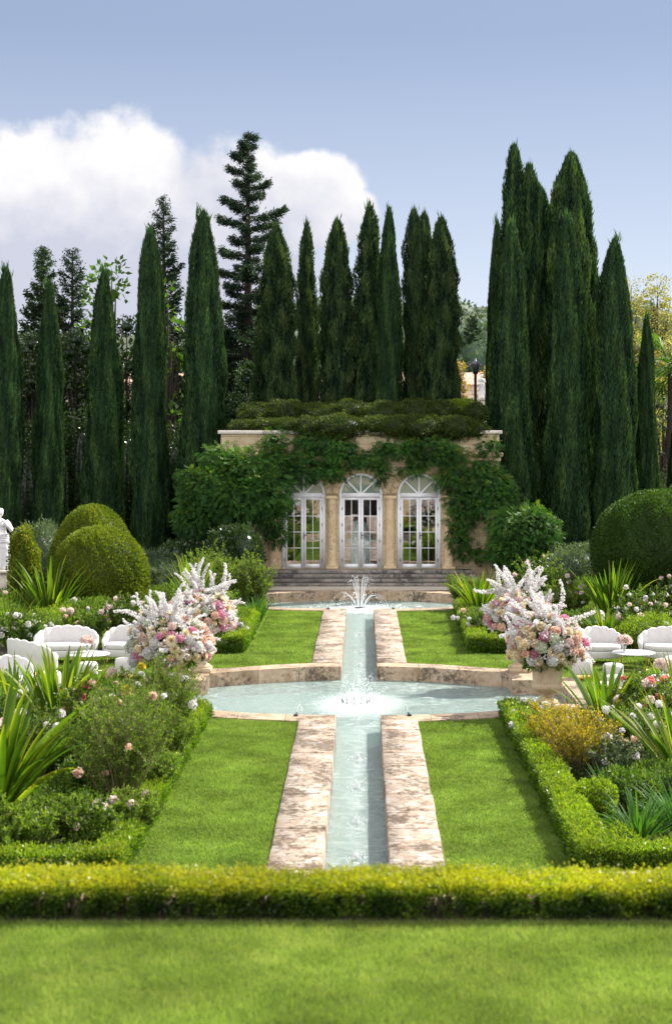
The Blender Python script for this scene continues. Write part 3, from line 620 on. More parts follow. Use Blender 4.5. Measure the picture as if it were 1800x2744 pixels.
# ================================================================== TREES
def cypmesh(name, seed, h=12.0, r=0.62, n=62000, mat=None, tops=((0, 0, 1.0),), furrow=0.16, L=0.19, W=0.029, taper=2.3, pw=0.66, loose=0.0, tonebias=0.0, clump=0.0):
    rs = np.random.default_rng(seed); g = G()
    ph = rs.random(8) * 6.28
    def prof(t):
        base = np.clip(1 - np.clip(t, 0, 1) ** taper, 0, 1) ** pw
        return r * base * (0.74 + 0.26 * (1 - t)) * (0.90 + 0.10 * np.clip(t * 8, 0, 1))
    def surf(th, t):
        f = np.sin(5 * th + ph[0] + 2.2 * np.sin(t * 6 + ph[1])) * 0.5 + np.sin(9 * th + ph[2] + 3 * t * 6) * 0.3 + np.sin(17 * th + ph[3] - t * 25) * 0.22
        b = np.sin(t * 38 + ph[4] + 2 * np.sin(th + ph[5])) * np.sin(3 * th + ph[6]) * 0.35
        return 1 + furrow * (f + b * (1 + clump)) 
    for (ox, oy, hs) in tops:
        nn = int(n / len(tops)); hh = h * hs; rr = 1.0 if len(tops) == 1 else 0.72
        t = 1 - rs.random(nn) ** 0.62 if False else rs.random(nn * 2)
        keep = rs.random(nn * 2) < (prof(t) / r + 0.12); t = t[keep][:nn]; nn = len(t)
        th = rs.random(nn) * 6.283; sf = surf(th, t)
        R_ = prof(t) * rr * sf * (1 - rs.random(nn) ** 2 * (0.22 + loose))
        R_ = R_ * (1 + 0.10 * np.sin(t * 9 + ph[7] + th) + 0.06 * np.sin(t * 21 + ph[0] - 2 * th))
        sx = ox * np.clip(t * 1.6, 0.25, 1); sy = oy * np.clip(t * 1.6, 0.25, 1)
        P = np.stack([R_ * np.cos(th) + sx, R_ * np.sin(th) + sy, t * hh], -1)
        out = np.stack([np.cos(th), np.sin(th), 0 * th], -1)
        D = out * rs.uniform(0.0, 0.24 + loose, (nn, 1)) + np.array([0, 0, 1.0]) + rs.normal(0, 0.09 + loose * 0.8, (nn, 3))
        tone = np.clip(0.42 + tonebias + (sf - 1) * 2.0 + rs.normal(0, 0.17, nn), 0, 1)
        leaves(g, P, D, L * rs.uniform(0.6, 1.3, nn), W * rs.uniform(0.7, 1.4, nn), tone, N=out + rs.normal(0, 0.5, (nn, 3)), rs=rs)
        if len(tops) == 1: bendx, bendy = r * 0.22, r * 0.12
        else: bendx = bendy = 0.0
        # wispy leader shoots
        k_ = 60; P = np.stack([rs.normal(0, 0.06, k_) + ox, rs.normal(0, 0.06, k_) + oy, hh * (1 - rs.random(k_) * 0.06)], -1)
        leaves(g, P, np.array([0, 0, 1.0]) + rs.normal(0, 0.18, (k_, 3)), rs.uniform(0.25, 0.6, k_), 0.05, rs.uniform(0.4, 0.8, k_), rs=rs)
        # solid dark core, added inside the foliage to block light
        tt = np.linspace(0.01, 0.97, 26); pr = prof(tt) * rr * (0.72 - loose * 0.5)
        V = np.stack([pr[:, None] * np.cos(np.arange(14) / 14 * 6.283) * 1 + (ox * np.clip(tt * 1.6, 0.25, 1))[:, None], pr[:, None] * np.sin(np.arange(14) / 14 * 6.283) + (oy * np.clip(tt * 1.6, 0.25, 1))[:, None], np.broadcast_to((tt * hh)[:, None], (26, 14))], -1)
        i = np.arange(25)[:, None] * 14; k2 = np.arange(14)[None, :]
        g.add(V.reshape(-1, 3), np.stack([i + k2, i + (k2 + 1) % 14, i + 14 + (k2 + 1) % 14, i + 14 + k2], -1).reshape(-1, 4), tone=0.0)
    return g.mesh(name, mat or m_cyp)
def trunkmesh(h=1.2, r=0.16):
    g = G(); tube(g, [(0, 0, -0.3), (0, 0, h * 0.5), (0.02, 0, h)], [r * 1.25, r, r * 0.8], 10); return g.mesh('trunk', m_bark)
TRK = trunkmesh()
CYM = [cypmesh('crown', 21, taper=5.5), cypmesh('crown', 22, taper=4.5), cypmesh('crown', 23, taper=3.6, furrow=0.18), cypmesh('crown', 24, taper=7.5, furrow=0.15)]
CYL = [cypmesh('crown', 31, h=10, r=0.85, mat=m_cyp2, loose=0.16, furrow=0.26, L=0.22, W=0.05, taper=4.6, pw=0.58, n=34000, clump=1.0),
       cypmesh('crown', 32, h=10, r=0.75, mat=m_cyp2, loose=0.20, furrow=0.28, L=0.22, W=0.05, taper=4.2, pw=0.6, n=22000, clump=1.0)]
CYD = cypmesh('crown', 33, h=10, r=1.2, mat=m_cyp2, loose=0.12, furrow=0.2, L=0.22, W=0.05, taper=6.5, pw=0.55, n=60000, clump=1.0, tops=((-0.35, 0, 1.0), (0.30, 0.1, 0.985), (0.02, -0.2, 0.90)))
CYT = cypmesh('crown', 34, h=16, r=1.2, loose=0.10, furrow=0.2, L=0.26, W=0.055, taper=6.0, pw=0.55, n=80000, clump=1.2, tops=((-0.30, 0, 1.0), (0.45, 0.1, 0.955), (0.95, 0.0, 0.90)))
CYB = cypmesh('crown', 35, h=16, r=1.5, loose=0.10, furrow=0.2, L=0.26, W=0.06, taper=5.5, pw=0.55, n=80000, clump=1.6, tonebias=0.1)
def cypress(me, bh, br, px_t, py_t, px_b, hw_px, Y, zb, label, group, rz=None):
    xt, zt = at(px_t, py_t, Y); xb, _ = at(px_b, 1165, Y)
    x = xt * 0.55 + xb * 0.45; h = zt - zb; r = hw_px * Y / F * (1.0 if px_t > 1250 else 1.06 if me in CYL else 1.0)
    t = thing('cypress_tree', label, 'cypress', (x, Y, zb), random.random() * 6.28 if rz is None else rz, group)
    sc = h / (bh * 1.02)
    c = link('crown', me, t); c.scale = (r / br, r / br, sc)
    tr = link('trunk', TRK, t)
    return t
random.seed(5)
gl = 'tall dark cypresses standing in a row left of the garden house'
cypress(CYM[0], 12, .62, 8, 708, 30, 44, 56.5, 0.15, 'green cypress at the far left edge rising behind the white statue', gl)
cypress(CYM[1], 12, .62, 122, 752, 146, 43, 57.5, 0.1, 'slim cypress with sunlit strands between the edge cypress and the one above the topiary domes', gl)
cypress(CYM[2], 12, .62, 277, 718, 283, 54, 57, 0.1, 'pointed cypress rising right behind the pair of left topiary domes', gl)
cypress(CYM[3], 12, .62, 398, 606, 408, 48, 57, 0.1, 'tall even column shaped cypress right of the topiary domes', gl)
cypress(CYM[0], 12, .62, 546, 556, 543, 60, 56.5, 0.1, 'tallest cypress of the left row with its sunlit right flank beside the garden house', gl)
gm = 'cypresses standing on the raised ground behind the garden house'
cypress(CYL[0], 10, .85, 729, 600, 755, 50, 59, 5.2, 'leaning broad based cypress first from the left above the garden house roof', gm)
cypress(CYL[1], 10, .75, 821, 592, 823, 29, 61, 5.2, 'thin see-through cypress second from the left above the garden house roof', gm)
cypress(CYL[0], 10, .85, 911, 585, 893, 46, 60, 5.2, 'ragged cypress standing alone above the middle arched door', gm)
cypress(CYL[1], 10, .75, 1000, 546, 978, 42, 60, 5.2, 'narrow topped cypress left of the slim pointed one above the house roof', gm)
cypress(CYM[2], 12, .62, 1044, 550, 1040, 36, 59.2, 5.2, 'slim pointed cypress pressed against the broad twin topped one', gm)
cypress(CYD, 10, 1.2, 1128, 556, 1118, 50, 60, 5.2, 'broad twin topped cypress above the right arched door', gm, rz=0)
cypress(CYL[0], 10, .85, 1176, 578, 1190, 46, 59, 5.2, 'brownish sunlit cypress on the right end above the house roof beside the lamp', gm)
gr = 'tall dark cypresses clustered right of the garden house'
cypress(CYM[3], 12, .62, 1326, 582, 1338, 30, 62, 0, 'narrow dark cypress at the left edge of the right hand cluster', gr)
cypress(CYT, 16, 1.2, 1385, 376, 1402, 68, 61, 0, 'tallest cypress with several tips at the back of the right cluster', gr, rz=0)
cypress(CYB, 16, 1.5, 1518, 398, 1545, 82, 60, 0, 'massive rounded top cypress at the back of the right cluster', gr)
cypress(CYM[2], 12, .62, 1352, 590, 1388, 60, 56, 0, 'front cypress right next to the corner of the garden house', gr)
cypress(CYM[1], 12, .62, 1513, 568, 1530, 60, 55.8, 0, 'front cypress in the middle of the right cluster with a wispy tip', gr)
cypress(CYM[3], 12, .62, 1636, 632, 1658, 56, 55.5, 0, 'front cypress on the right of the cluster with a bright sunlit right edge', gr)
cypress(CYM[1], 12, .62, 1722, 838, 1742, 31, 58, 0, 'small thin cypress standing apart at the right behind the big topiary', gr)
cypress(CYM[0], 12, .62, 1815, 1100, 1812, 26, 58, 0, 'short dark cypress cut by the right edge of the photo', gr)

def conifer(name, label, cat, x, y, zb, h, rbase, seed, nb=70, up=0.12, droop=0.3, tuft=46, mat=None, tipr=0.06, group=None, lean=0.0, L=0.3, W=0.12, rag=0.4):
    rs = np.random.default_rng(seed); t = thing(name, label, cat, (x, y, zb), 0, group)
    g = G(); tube(g, [(0, 0, -0.3), (lean * .3, 0, h * 0.5), (lean, 0, h * 0.98)], [h * 0.018 + 0.06, h * 0.011, 0.02], 8)
    gf = G()
    for i in range(nb):
        u = (i + 0.5) / nb; zz = h * (0.10 + 0.88 * u); a = i * 2.39996 + rs.normal(0, 0.3)
        rl = (rbase * (1 - u) ** 0.62 + tipr * 2) * rs.uniform(1 - rag, 1.15)
        k_ = 7; s = np.linspace(0, 1, k_); upc = up + 0.5 * u
        B = np.stack([np.cos(a) * rl * s + lean * u, np.sin(a) * rl * s, zz + rl * (upc * s - droop * s * s + 0.36 * s ** 4)], -1)
        tube(g, B, np.linspace(0.035 + 0.02 * (1 - u), 0.008, k_), 4, cap=False)
        nt_ = int(tuft * (0.35 + rl / rbase)); ss = rs.random(nt_) ** 0.75; ss = 0.12 + 0.88 * ss
        P = np.stack([np.interp(ss, s, B[:, j]) for j in range(3)], -1)
        wid = 0.34 * rl * (1.05 - ss) + 0.07
        side = np.array([-np.sin(a), np.cos(a), 0]); P = P + side * (rs.uniform(-1, 1, nt_) * wid)[:, None] + rs.normal(0, 0.05, (nt_, 3))
        for q in range(4):
            D = np.array([np.cos(a), np.sin(a), 0.1]) * rs.uniform(0.2, 1, (nt_, 1)) + side * rs.normal(0, 0.7, (nt_, 1)) + np.array([0, 0, 1]) * rs.normal(-0.15, 0.45, (nt_, 1))
            leaves(gf, P + rs.normal(0, 0.06, (nt_, 3)), D, L * (0.35 + 0.65 * rl / rbase) * rs.uniform(0.4, 1.0, nt_), W * (0.4 + 0.6 * rl / rbase) * rs.uniform(0.5, 1.0, nt_), np.clip(rs.normal(0.42, 0.22, nt_), 0, 1), rs=rs)
    link('trunk', g.mesh('trunk', m_bark), t); link('crown', gf.mesh('crown', mat or m_con), t); return t
gc = 'dark conifers behind the cypress row'
def conif(label, pxt, pyt, pxb, hw, Y, zb, seed, **kw):
    xt, zt = at(pxt, pyt, Y); xb, _ = at(pxb, 1165, Y); return conifer('conifer_tree', label, 'conifer', xb, Y, zb, zt - zb, hw * Y / F * 1.1, seed, lean=xt - xb, group=gc, **kw)
conif('big ragged dark conifer rising highest against the cloud behind the garden house', 665, 338, 665, 205, 66, 0, 41, nb=96, tuft=340, W=0.10, L=0.32, rag=0.90, up=0.10, droop=0.5)
conif('slender tapering conifer seen between the two tallest cypresses of the left row', 438, 512, 445, 80, 65, 0, 42, nb=100, tuft=60)
conif('small open conifer against the cloud left of the topiary cypress', 195, 655, 195, 92, 67, 0, 43, nb=90, tuft=58)
conif('soft conifer with a thin wispy leader behind the second cypress', 118, 650, 115, 95, 66, 0, 44, nb=110, tuft=80, mat=m_cyp2)
conif('dark conifer with curved boughs cut by the left edge of the photo', -30, 660, -40, 110, 66, 0, 45, nb=90, tuft=70)
conif('dark bushy conifer filling the gap between the tallest left cypress and the ragged conifer', 640, 800, 620, 110, 70, 0, 46, nb=90, tuft=80)

def blobcloud(g, blobs, dens, L, W, rs, shell=(0.75, 1.05), dirmode='out', core=0.0, tone=(0.45, 0.2), up=0.3, coretone=0.0, lump=0.10, flat=0.0):
    """leaves over the union of ellipsoids ((c),(r))"""
    C = np.array([b[0] for b in blobs], float); RR = np.array([b[1] for b in blobs], float)
    for i, (c, r) in enumerate(zip(C, RR)):
        area = 4 * math.pi * ((r[0] * r[1]) ** 1.6 / 3 + (r[0] * r[2]) ** 1.6 / 3 + (r[1] * r[2]) ** 1.6 / 3) ** (1 / 1.6)
        n = int(area * dens); d = sphdir(n, rs)
        lm = 1 + lump * (np.sin(d[:, 0] * 7 + i) * np.cos(d[:, 2] * 8 + 2 * i) + 0.6 * np.sin(d[:, 1] * 13 + d[:, 0] * 11 + i))
        k_ = shell[0] + (shell[1] - shell[0]) * rs.random(n) ** 0.5
        P = c + d * r * (lm * k_)[:, None]
        ins = np.zeros(n, bool)
        for j in range(len(C)):
            if j != i: ins |= (((P - C[j]) / RR[j]) ** 2).sum(1) < 0.62
        P, d, lm = P[~ins], d[~ins], lm[~ins]; n = len(P)
        nor = nrm(d / r)
        if dirmode == 'out': D = nor * 0.7 + rs.normal(0, 0.55, (n, 3)) + np.array([0, 0, up])
        elif dirmode == 'tan': D = rs.normal(0, 1, (n, 3)); D = D - nor * (D * nor).sum(1, keepdims=True) * 0.6 + np.array([0, 0, up])
        N_ = None if not flat else nor * flat + rs.normal(0, 0.6, (n, 3))
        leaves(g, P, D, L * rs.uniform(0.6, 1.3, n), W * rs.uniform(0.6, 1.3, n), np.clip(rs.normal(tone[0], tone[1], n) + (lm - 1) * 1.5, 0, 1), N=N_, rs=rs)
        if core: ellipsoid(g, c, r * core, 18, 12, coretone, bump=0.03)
def broadleaf(name, label, x, y, zb, zt, w, seed, mat, L=0.2, W=0.12, nblob=16, dens=34, z0=0.25, group=None, core=0.0, cat='tree', wd=None):
    rs = np.random.default_rng(seed); t = thing(name, label, cat, (x, y, zb), 0, group); h = zt - zb
    bl = []
    for i in range(nblob):
        u = rs.random(); a = rs.random() * 6.28; zz = h * (z0 + (0.93 - z0) * u); rad = w * math.sin(math.pi * (0.18 + 0.72 * u)) * rs.uniform(0.3, 0.95)
        rr = w * rs.uniform(0.26, 0.46); bl.append(((rad * math.cos(a), rad * math.sin(a) * (wd or 1), zz), (rr, rr, rr * rs.uniform(0.65, 0.95))))
    bl.append(((0, 0, h - w * 0.3), (w * 0.4, w * 0.4, w * 0.3)))
    g = G(); tube(g, [(0, 0, -0.3), (0.1, 0, h * z0 * 0.8), (0, 0.05, h * 0.6)], [0.06 + h * 0.02, h * 0.017, h * 0.006], 8)
    for c, r in bl:
        s = np.linspace(0, 1, 5)[:, None]; b0 = np.array([0, 0, min(c[2] * 0.6, h * 0.5)]); B = b0 + (np.array(c) - b0) * s; B[:, 2] += np.sin(s[:, 0] * 3.14) * 0.15
        tube(g, B, np.linspace(h * 0.009, 0.012, 5), 5, cap=False)
    link('trunk', g.mesh('trunk', m_bark), t)
    gf = G(); blobcloud(gf, bl, dens, L, W, rs, shell=(0.35, 1.08), core=core * 0.72); link('crown', gf.mesh('crown', mat), t); return t
gb = 'broadleaf trees behind the left cypress row'
def bl_at(label, px, pyt, hw, Y, seed, mat, name='broadleaf_tree', **kw):
    x, zt = at(px, pyt, Y); return broadleaf(name, label, x, Y, kw.pop('zb', 0), zt, hw * Y / F, seed, mat, group=kw.pop('group', gb), **kw)
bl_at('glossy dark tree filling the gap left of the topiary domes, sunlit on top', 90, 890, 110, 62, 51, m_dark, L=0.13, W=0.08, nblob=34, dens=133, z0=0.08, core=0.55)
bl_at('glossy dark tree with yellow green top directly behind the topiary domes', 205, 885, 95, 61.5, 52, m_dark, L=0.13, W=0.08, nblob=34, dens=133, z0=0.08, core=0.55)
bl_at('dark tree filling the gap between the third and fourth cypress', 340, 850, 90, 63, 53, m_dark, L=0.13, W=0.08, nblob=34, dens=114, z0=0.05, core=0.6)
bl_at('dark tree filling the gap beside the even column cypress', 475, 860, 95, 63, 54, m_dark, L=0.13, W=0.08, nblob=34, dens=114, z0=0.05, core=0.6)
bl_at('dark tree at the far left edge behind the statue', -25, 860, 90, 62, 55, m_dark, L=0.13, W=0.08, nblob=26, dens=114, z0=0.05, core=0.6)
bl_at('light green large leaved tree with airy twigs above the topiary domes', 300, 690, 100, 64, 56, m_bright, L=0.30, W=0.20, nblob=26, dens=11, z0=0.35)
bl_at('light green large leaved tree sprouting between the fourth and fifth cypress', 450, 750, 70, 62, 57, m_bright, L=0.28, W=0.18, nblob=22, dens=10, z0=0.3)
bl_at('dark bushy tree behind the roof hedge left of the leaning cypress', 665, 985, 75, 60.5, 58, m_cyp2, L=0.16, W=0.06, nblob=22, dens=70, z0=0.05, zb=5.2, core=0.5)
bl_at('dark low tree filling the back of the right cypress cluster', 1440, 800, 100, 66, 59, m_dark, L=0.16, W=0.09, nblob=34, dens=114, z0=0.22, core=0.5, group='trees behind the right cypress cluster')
bl_at('dark green tree between the right cypresses with pale specks', 1600, 1010, 90, 63, 60, m_grey, L=0.15, W=0.08, nblob=30, dens=104, z0=0.12, core=0.45, group='trees behind the right cypress cluster')
bl_at('feathery bluish green tree behind the thin right cypress', 1775, 1050, 60, 66, 61, m_grey, L=0.14, W=0.05, nblob=26, dens=80, z0=0.05, group='trees behind the right cypress cluster', core=0.4)
bl_at('airy yellow green acacia at the right edge of the sky', 1760, 735, 85, 78, 62, m_euc, L=0.15, W=0.07, nblob=40, dens=60, z0=0.30, group='acacias at the right edge')
bl_at('paler airy acacia seen over the right front cypress', 1690, 745, 60, 80, 63, m_euc, L=0.15, W=0.06, nblob=30, dens=44, z0=0.45, group='acacias at the right edge')
bl_at('dense ochre green acacia low at the right edge', 1720, 900, 110, 76, 64, m_euc, L=0.15, W=0.07, nblob=40, dens=70, z0=0.1, group='acacias at the right edge', core=0.5)
bl_at('ochre bushy tree beside the lamp in front of the stone building', 1232, 975, 34, 100, 65, m_autumn, L=0.3, W=0.14, nblob=20, dens=60, z0=0.1, zb=3, group='trees beyond the stone building')
bl_at('ochre bushy tree right of the lamp head', 1310, 985, 36, 100, 66, m_autumn, L=0.3, W=0.14, nblob=20, dens=60, z0=0.1, zb=3, group='trees beyond the stone building')
# wooded hill: one far-off wood, plus the single conifer that stands out of it
rs = np.random.default_rng(77)
bl = []
for i in range(150):
    yy = rs.uniform(190, 345); xx = rs.uniform(-22, 62); z0 = 4.5 + np.clip((yy - 150) / 170, 0, 1) ** 1.2 * 22
    r = rs.uniform(3.0, 5.5); bl.append(((xx, yy, z0 + r * 0.5), (r, r, r * 0.8)))
gf = G(); blobcloud(gf, bl, 1.1, 0.95, 0.55, rs, shell=(0.85, 1.05), core=0.93, coretone=0.2)
tag(link('wood', gf.mesh('wood', m_hill)), 'wooded hillside seen through the gap above the lamp', 'wood', kind='stuff')
xx, zz = at(1265, 842, 215)
conifer('conifer_tree', 'single dark conifer standing out of the wooded hill above the lamp', 'conifer', xx, 215, 8, zz - 8, 2.6, 47, nb=60, tuft=40, L=1.0, W=0.5, mat=m_hill)
# fan palms
def palm(label, x, y, zc, zb, seed, nf=26, L=1.7, mat=None, droop=0.9):
    rs = np.random.default_rng(seed); t = thing('palm_tree', label, 'palm', (x, y, zb), 0)
    g = G(); tube(g, [(0, 0, -.2), (0, 0, zc - zb)], [0.22, 0.16], 10); link('trunk', g.mesh('trunk', m_bark), t)
    gf = G(); c = np.array([0, 0, zc - zb])
    for i in range(nf):
        a = i * 2.4 + rs.normal(0, .2); el = rs.uniform(-0.9, 1.2); d = np.array([math.cos(a) * math.cos(el), math.sin(a) * math.cos(el), math.sin(el)]); m0 = c + d * L * 0.55
        tube(gf, [c, m0], [0.02, 0.012], 4, 0.4, cap=False); s = nrm(np.cross(d, [0, 0, 1.0]))
        n = 30; ph = np.linspace(-1.35, 1.35, n); D = d * np.cos(ph)[:, None] + s * np.sin(ph)[:, None] + np.array([0, 0, -0.35 * droop])
        leaves(gf, np.repeat(m0[None], n, 0), D, L * 0.62, 0.06, rs.uniform(0.3, 1, n), rs=rs)
    link('crown', gf.mesh('crown', mat or m_bright), t)
x_, z_ = at(1798, 985, 64); palm('green fan palm at the right edge beside the thin cypress', x_, 64, z_, 0, 71)
x_, z_ = at(1463, 1300, 62); palm('yellow lit low palm glimpsed between two right cypresses', x_, 62, z_, 0, 72, nf=20, L=1.3, mat=m_lime)

# ================================================================== HEDGES, DOMES, VINES
def hedgething(label, blobs, base, mat, dens, L, W, seed, name='clipped_hedge', cat='hedge', group=None, core=0.90, shell=(0.9, 1.0), **kw):
    rs = np.random.default_rng(seed); g = G(); b = [((c[0] - base[0], c[1] - base[1], c[2] - base[2]), r) for c, r in blobs]
    blobcloud(g, b, dens, L, W, rs, shell=shell, core=core, **kw); o = link(name, g.mesh(name, mat), None, base); return tag(o, label, cat, group)
def bp(px, py, rx, rz, Y, ry): x, z = at(px, py, Y); return ((x, Y, z), (rx * Y / F, ry, rz * Y / F))
row1 = [bp(655, 1142, 40, 14, 53.9, .55), bp(715, 1140, 46, 17, 53.8, .6), bp(770, 1144, 40, 22, 53.6, .65), bp(825, 1148, 42, 30, 53.45, .7), bp(905, 1148, 78, 34, 53.4, .75), bp(1005, 1142, 50, 26, 53.5, .65), bp(1060, 1146, 55, 30, 53.45, .7), bp(1130, 1150, 72, 36, 53.4, .7), bp(1215, 1150, 62, 32, 53.4, .65), bp(1272, 1155, 40, 26, 53.5, .5)]
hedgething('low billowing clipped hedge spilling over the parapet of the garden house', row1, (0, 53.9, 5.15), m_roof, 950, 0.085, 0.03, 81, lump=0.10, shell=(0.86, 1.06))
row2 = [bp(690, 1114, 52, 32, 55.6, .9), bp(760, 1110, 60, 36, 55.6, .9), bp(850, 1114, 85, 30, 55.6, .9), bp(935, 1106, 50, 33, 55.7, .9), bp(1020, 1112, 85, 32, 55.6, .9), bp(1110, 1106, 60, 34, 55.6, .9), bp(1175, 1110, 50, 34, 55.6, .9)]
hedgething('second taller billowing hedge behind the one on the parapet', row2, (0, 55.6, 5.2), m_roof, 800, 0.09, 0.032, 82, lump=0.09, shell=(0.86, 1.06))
hedgething('dark rounded bush at the right end of the roof hedges below the lamp', [bp(1275, 1108, 34, 28, 55.4, .6)], (4, 55.4, 5.2), m_roof, 900, 0.075, 0.03, 83, name='clipped_bush', cat='bush')
hedgething('yellow sunlit bush below the lamp beside the dark rounded bush', [bp(1222, 1095, 34, 22, 56.2, .5), bp(1250, 1085, 20, 14, 56.4, .4)], (3.3, 56.2, 5.2), m_lime, 800, 0.09, 0.04, 84, name='bush', cat='bush', shell=(0.7, 1.1), core=0.6)

def dome(label, px, pyt, hwpx, Y, zbot, seed, mat, dens=1500, group=None, tops=1.0, trunk=False, L=0.07, W=0.028, peak=0.0):
    x, zt = at(px, pyt, Y); r = hwpx * Y / F; h = zt - zbot
    t = thing('topiary_dome', label, 'topiary', (x, Y, 0), 0, group); rs = np.random.default_rng(seed); g = G()
    # profile: bulging sides, rounded crown
    u = np.linspace(0, 1, 30); z = zbot + h * u
    pr = r * np.where(u < 0.38, 0.80 + 0.20 * np.sin(u / 0.38 * np.pi / 2), np.sqrt(np.clip(1 - ((u - 0.38) / 0.62) ** (2.1 - peak), 0, 1)))
    arc_ = np.concatenate([[0], np.cumsum(np.hypot(np.diff(pr), np.diff(z)))]); w_ = np.interp(np.linspace(0, 1, 4000), np.linspace(0, 1, 4000), np.linspace(0, arc_[-1], 4000))
    A = 2 * math.pi * r * h; n = int(A * dens)
    s = rs.random(int(n * 1.5)) * arc_[-1]; rr = np.interp(s, arc_, pr); k_ = rs.random(len(s)) < rr / r + 0.02; s = s[k_]; n = len(s)
    rr = np.interp(s, arc_, pr); zz = np.interp(s, arc_, z); th = rs.random(n) * 6.283
    dr = np.gradient(pr, arc_); dz = np.gradient(z, arc_); nr = np.interp(s, arc_, dz); nz = -np.interp(s, arc_, dr)
    lm = 1 + 0.018 * np.sin(7 * th + 3 * zz) * np.sin(5 * zz + th) + 0.010 * np.sin(23 * th + 9 * zz)
    out = np.stack([nr * np.cos(th), nr * np.sin(th), nz], -1)
    P = np.stack([rr * lm * np.cos(th), rr * lm * np.sin(th), zz * (0.5 + 0.5 * lm)], -1) - out * (rs.random(n) ** 2 * 0.07)[:, None]
    D = out * 0.9 + rs.normal(0, 0.6, (n, 3)) + np.array([0, 0, 0.25])
    pt = 0.42 + 0.16 * np.sin(3 * th + 2 * zz) * np.sin(2.3 * zz + 1) + rs.normal(0, 0.16, n)
    leaves(g, P, D, L * rs.uniform(0.6, 1.4, n), W * rs.uniform(0.7, 1.3, n), np.clip(pt, 0, 1), rs=rs)
    lathe(g, [(max(a - 0.07, 0.0), b - 0.05 * (i > 15)) for i, (a, b) in enumerate(zip(pr, z))], 40, tone=0.0)
    lathe(g, [(0.02, zbot + 0.05), (pr[0] - 0.08, zbot + 0.02)], 40, tone=0.0)
    link('foliage', g.mesh('foliage', mat), t)
    gg = G(); tube(gg, [(0, 0, -.1), (0, 0, zbot + 0.4)], [0.16, 0.12], 10); link('trunk', gg.mesh('trunk', m_bark), t); return t
gd = 'clipped topiary domes in the garden beds'
dome('brown speckled yellow green topiary dome in front of a taller one at left', 268, 1411, 130, 41, 0.35, 91, m_top, group=gd)
dome('taller pointed clipped topiary dome peeping over the speckled front one at left', 250, 1353, 117, 44.3, 0.3, 92, m_top, group=gd, peak=0.55)
dome('very large dark clipped topiary dome near the right edge of the garden', 1775, 1313, 190, 42, 0.75, 93, m_topd, group=gd, dens=1500)
dome('clipped topiary dome mostly hidden behind the very large one at the right edge', 1875, 1270, 125, 47, 0.4, 94, m_topd, group=gd, dens=900)

def boxhedge(label, pts, w, h, base, mat, dens, L, W, seed, zb=0.0, group=None, gaps=0.0, cat='hedge', core=True):
    """clipped low hedge along a polyline; ragged sprigs"""
    rs = np.random.default_rng(seed); g = G()
    for (a, b) in zip(pts[:-1], pts[1:]):
        a = np.array(a, float) - np.array(base[:2]); b = np.array(b, float) - np.array(base[:2]); d = b - a; ln = np.linalg.norm(d); d /= ln; s = np.array([-d[1], d[0]])
        a = a - d * w * 0.5; ln += w
        n = int(ln * (w + 2 * h) * dens); u = rs.random(n) * ln; q = rs.random(n) * (w + 2 * h); q2 = np.clip(q - h, 0, w)
        off = np.where(q < h, -w / 2, np.where(q > h + w, w / 2, q2 - w / 2)); zz = np.where(q < h, q, np.where(q > h + w, 2 * h + w - q, h))
        wv = 0.02 * np.sin(u * 5 + seed) + 0.015 * np.sin(u * 13.7)
        nx = np.where(q < h, -1.0, np.where(q > h + w, 1.0, 0)); nz = np.where((q >= h) & (q <= h + w), 1.0, 0.15)
        dep = rs.random(n) ** 2 * 0.08; rag = rs.random(n) ** 6 * 0.07
        off = (off + nx * wv) * (1 - (zz / h > 0.85) * 0.06) - nx * dep + nx * rag * 0.6
        zz = zz + nz * (rag + wv * 0.6) - (nz > 0.5) * dep
        P = np.stack([a[0] + d[0] * u + s[0] * off, a[1] + d[1] * u + s[1] * off, zz], -1)
        out = np.stack([s[0] * nx, s[1] * nx, nz], -1)
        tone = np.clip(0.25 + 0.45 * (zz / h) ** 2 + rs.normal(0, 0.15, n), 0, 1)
        leaves(g, P, out * 0.7 + rs.normal(0, 0.6, (n, 3)) + np.array([0, 0, 0.5]), L * rs.uniform(0.6, 1.3, n), W * rs.uniform(0.7, 1.3, n), tone, rs=rs)
        if core:
            c1, c2 = w / 2 - 0.07, 0.0
            V = [(a[0] + d[0] * uu + s[0] * oo, a[1] + d[1] * uu + s[1] * oo, z_) for z_ in (0.0, h - 0.07) for uu, oo in ((0.05, -c1), (ln - 0.05, -c1), (ln - 0.05, c1), (0.05, c1))]
            g.add(V, BOXQ, tone=0.0)
    o = link('box_hedge', g.mesh('box_hedge', mat), None, (base[0], base[1], zb)); return tag(o, label, cat, group)
gh = 'low clipped box hedges edging the flower beds'
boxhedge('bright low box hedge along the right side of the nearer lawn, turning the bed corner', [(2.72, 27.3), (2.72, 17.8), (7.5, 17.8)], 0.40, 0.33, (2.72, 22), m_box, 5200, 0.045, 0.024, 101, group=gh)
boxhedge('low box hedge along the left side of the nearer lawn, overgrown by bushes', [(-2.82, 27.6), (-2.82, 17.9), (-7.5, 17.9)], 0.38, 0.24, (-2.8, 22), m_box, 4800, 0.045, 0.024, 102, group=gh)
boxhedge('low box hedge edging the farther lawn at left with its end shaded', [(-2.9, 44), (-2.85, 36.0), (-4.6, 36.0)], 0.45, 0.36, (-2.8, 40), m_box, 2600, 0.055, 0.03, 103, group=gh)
boxhedge('low box hedge edging the farther lawn at right below the bouquets', [(2.9, 44), (2.72, 36.0), (5.0, 36.0)], 0.45, 0.36, (2.8, 40), m_box, 2600, 0.055, 0.03, 104, group=gh)
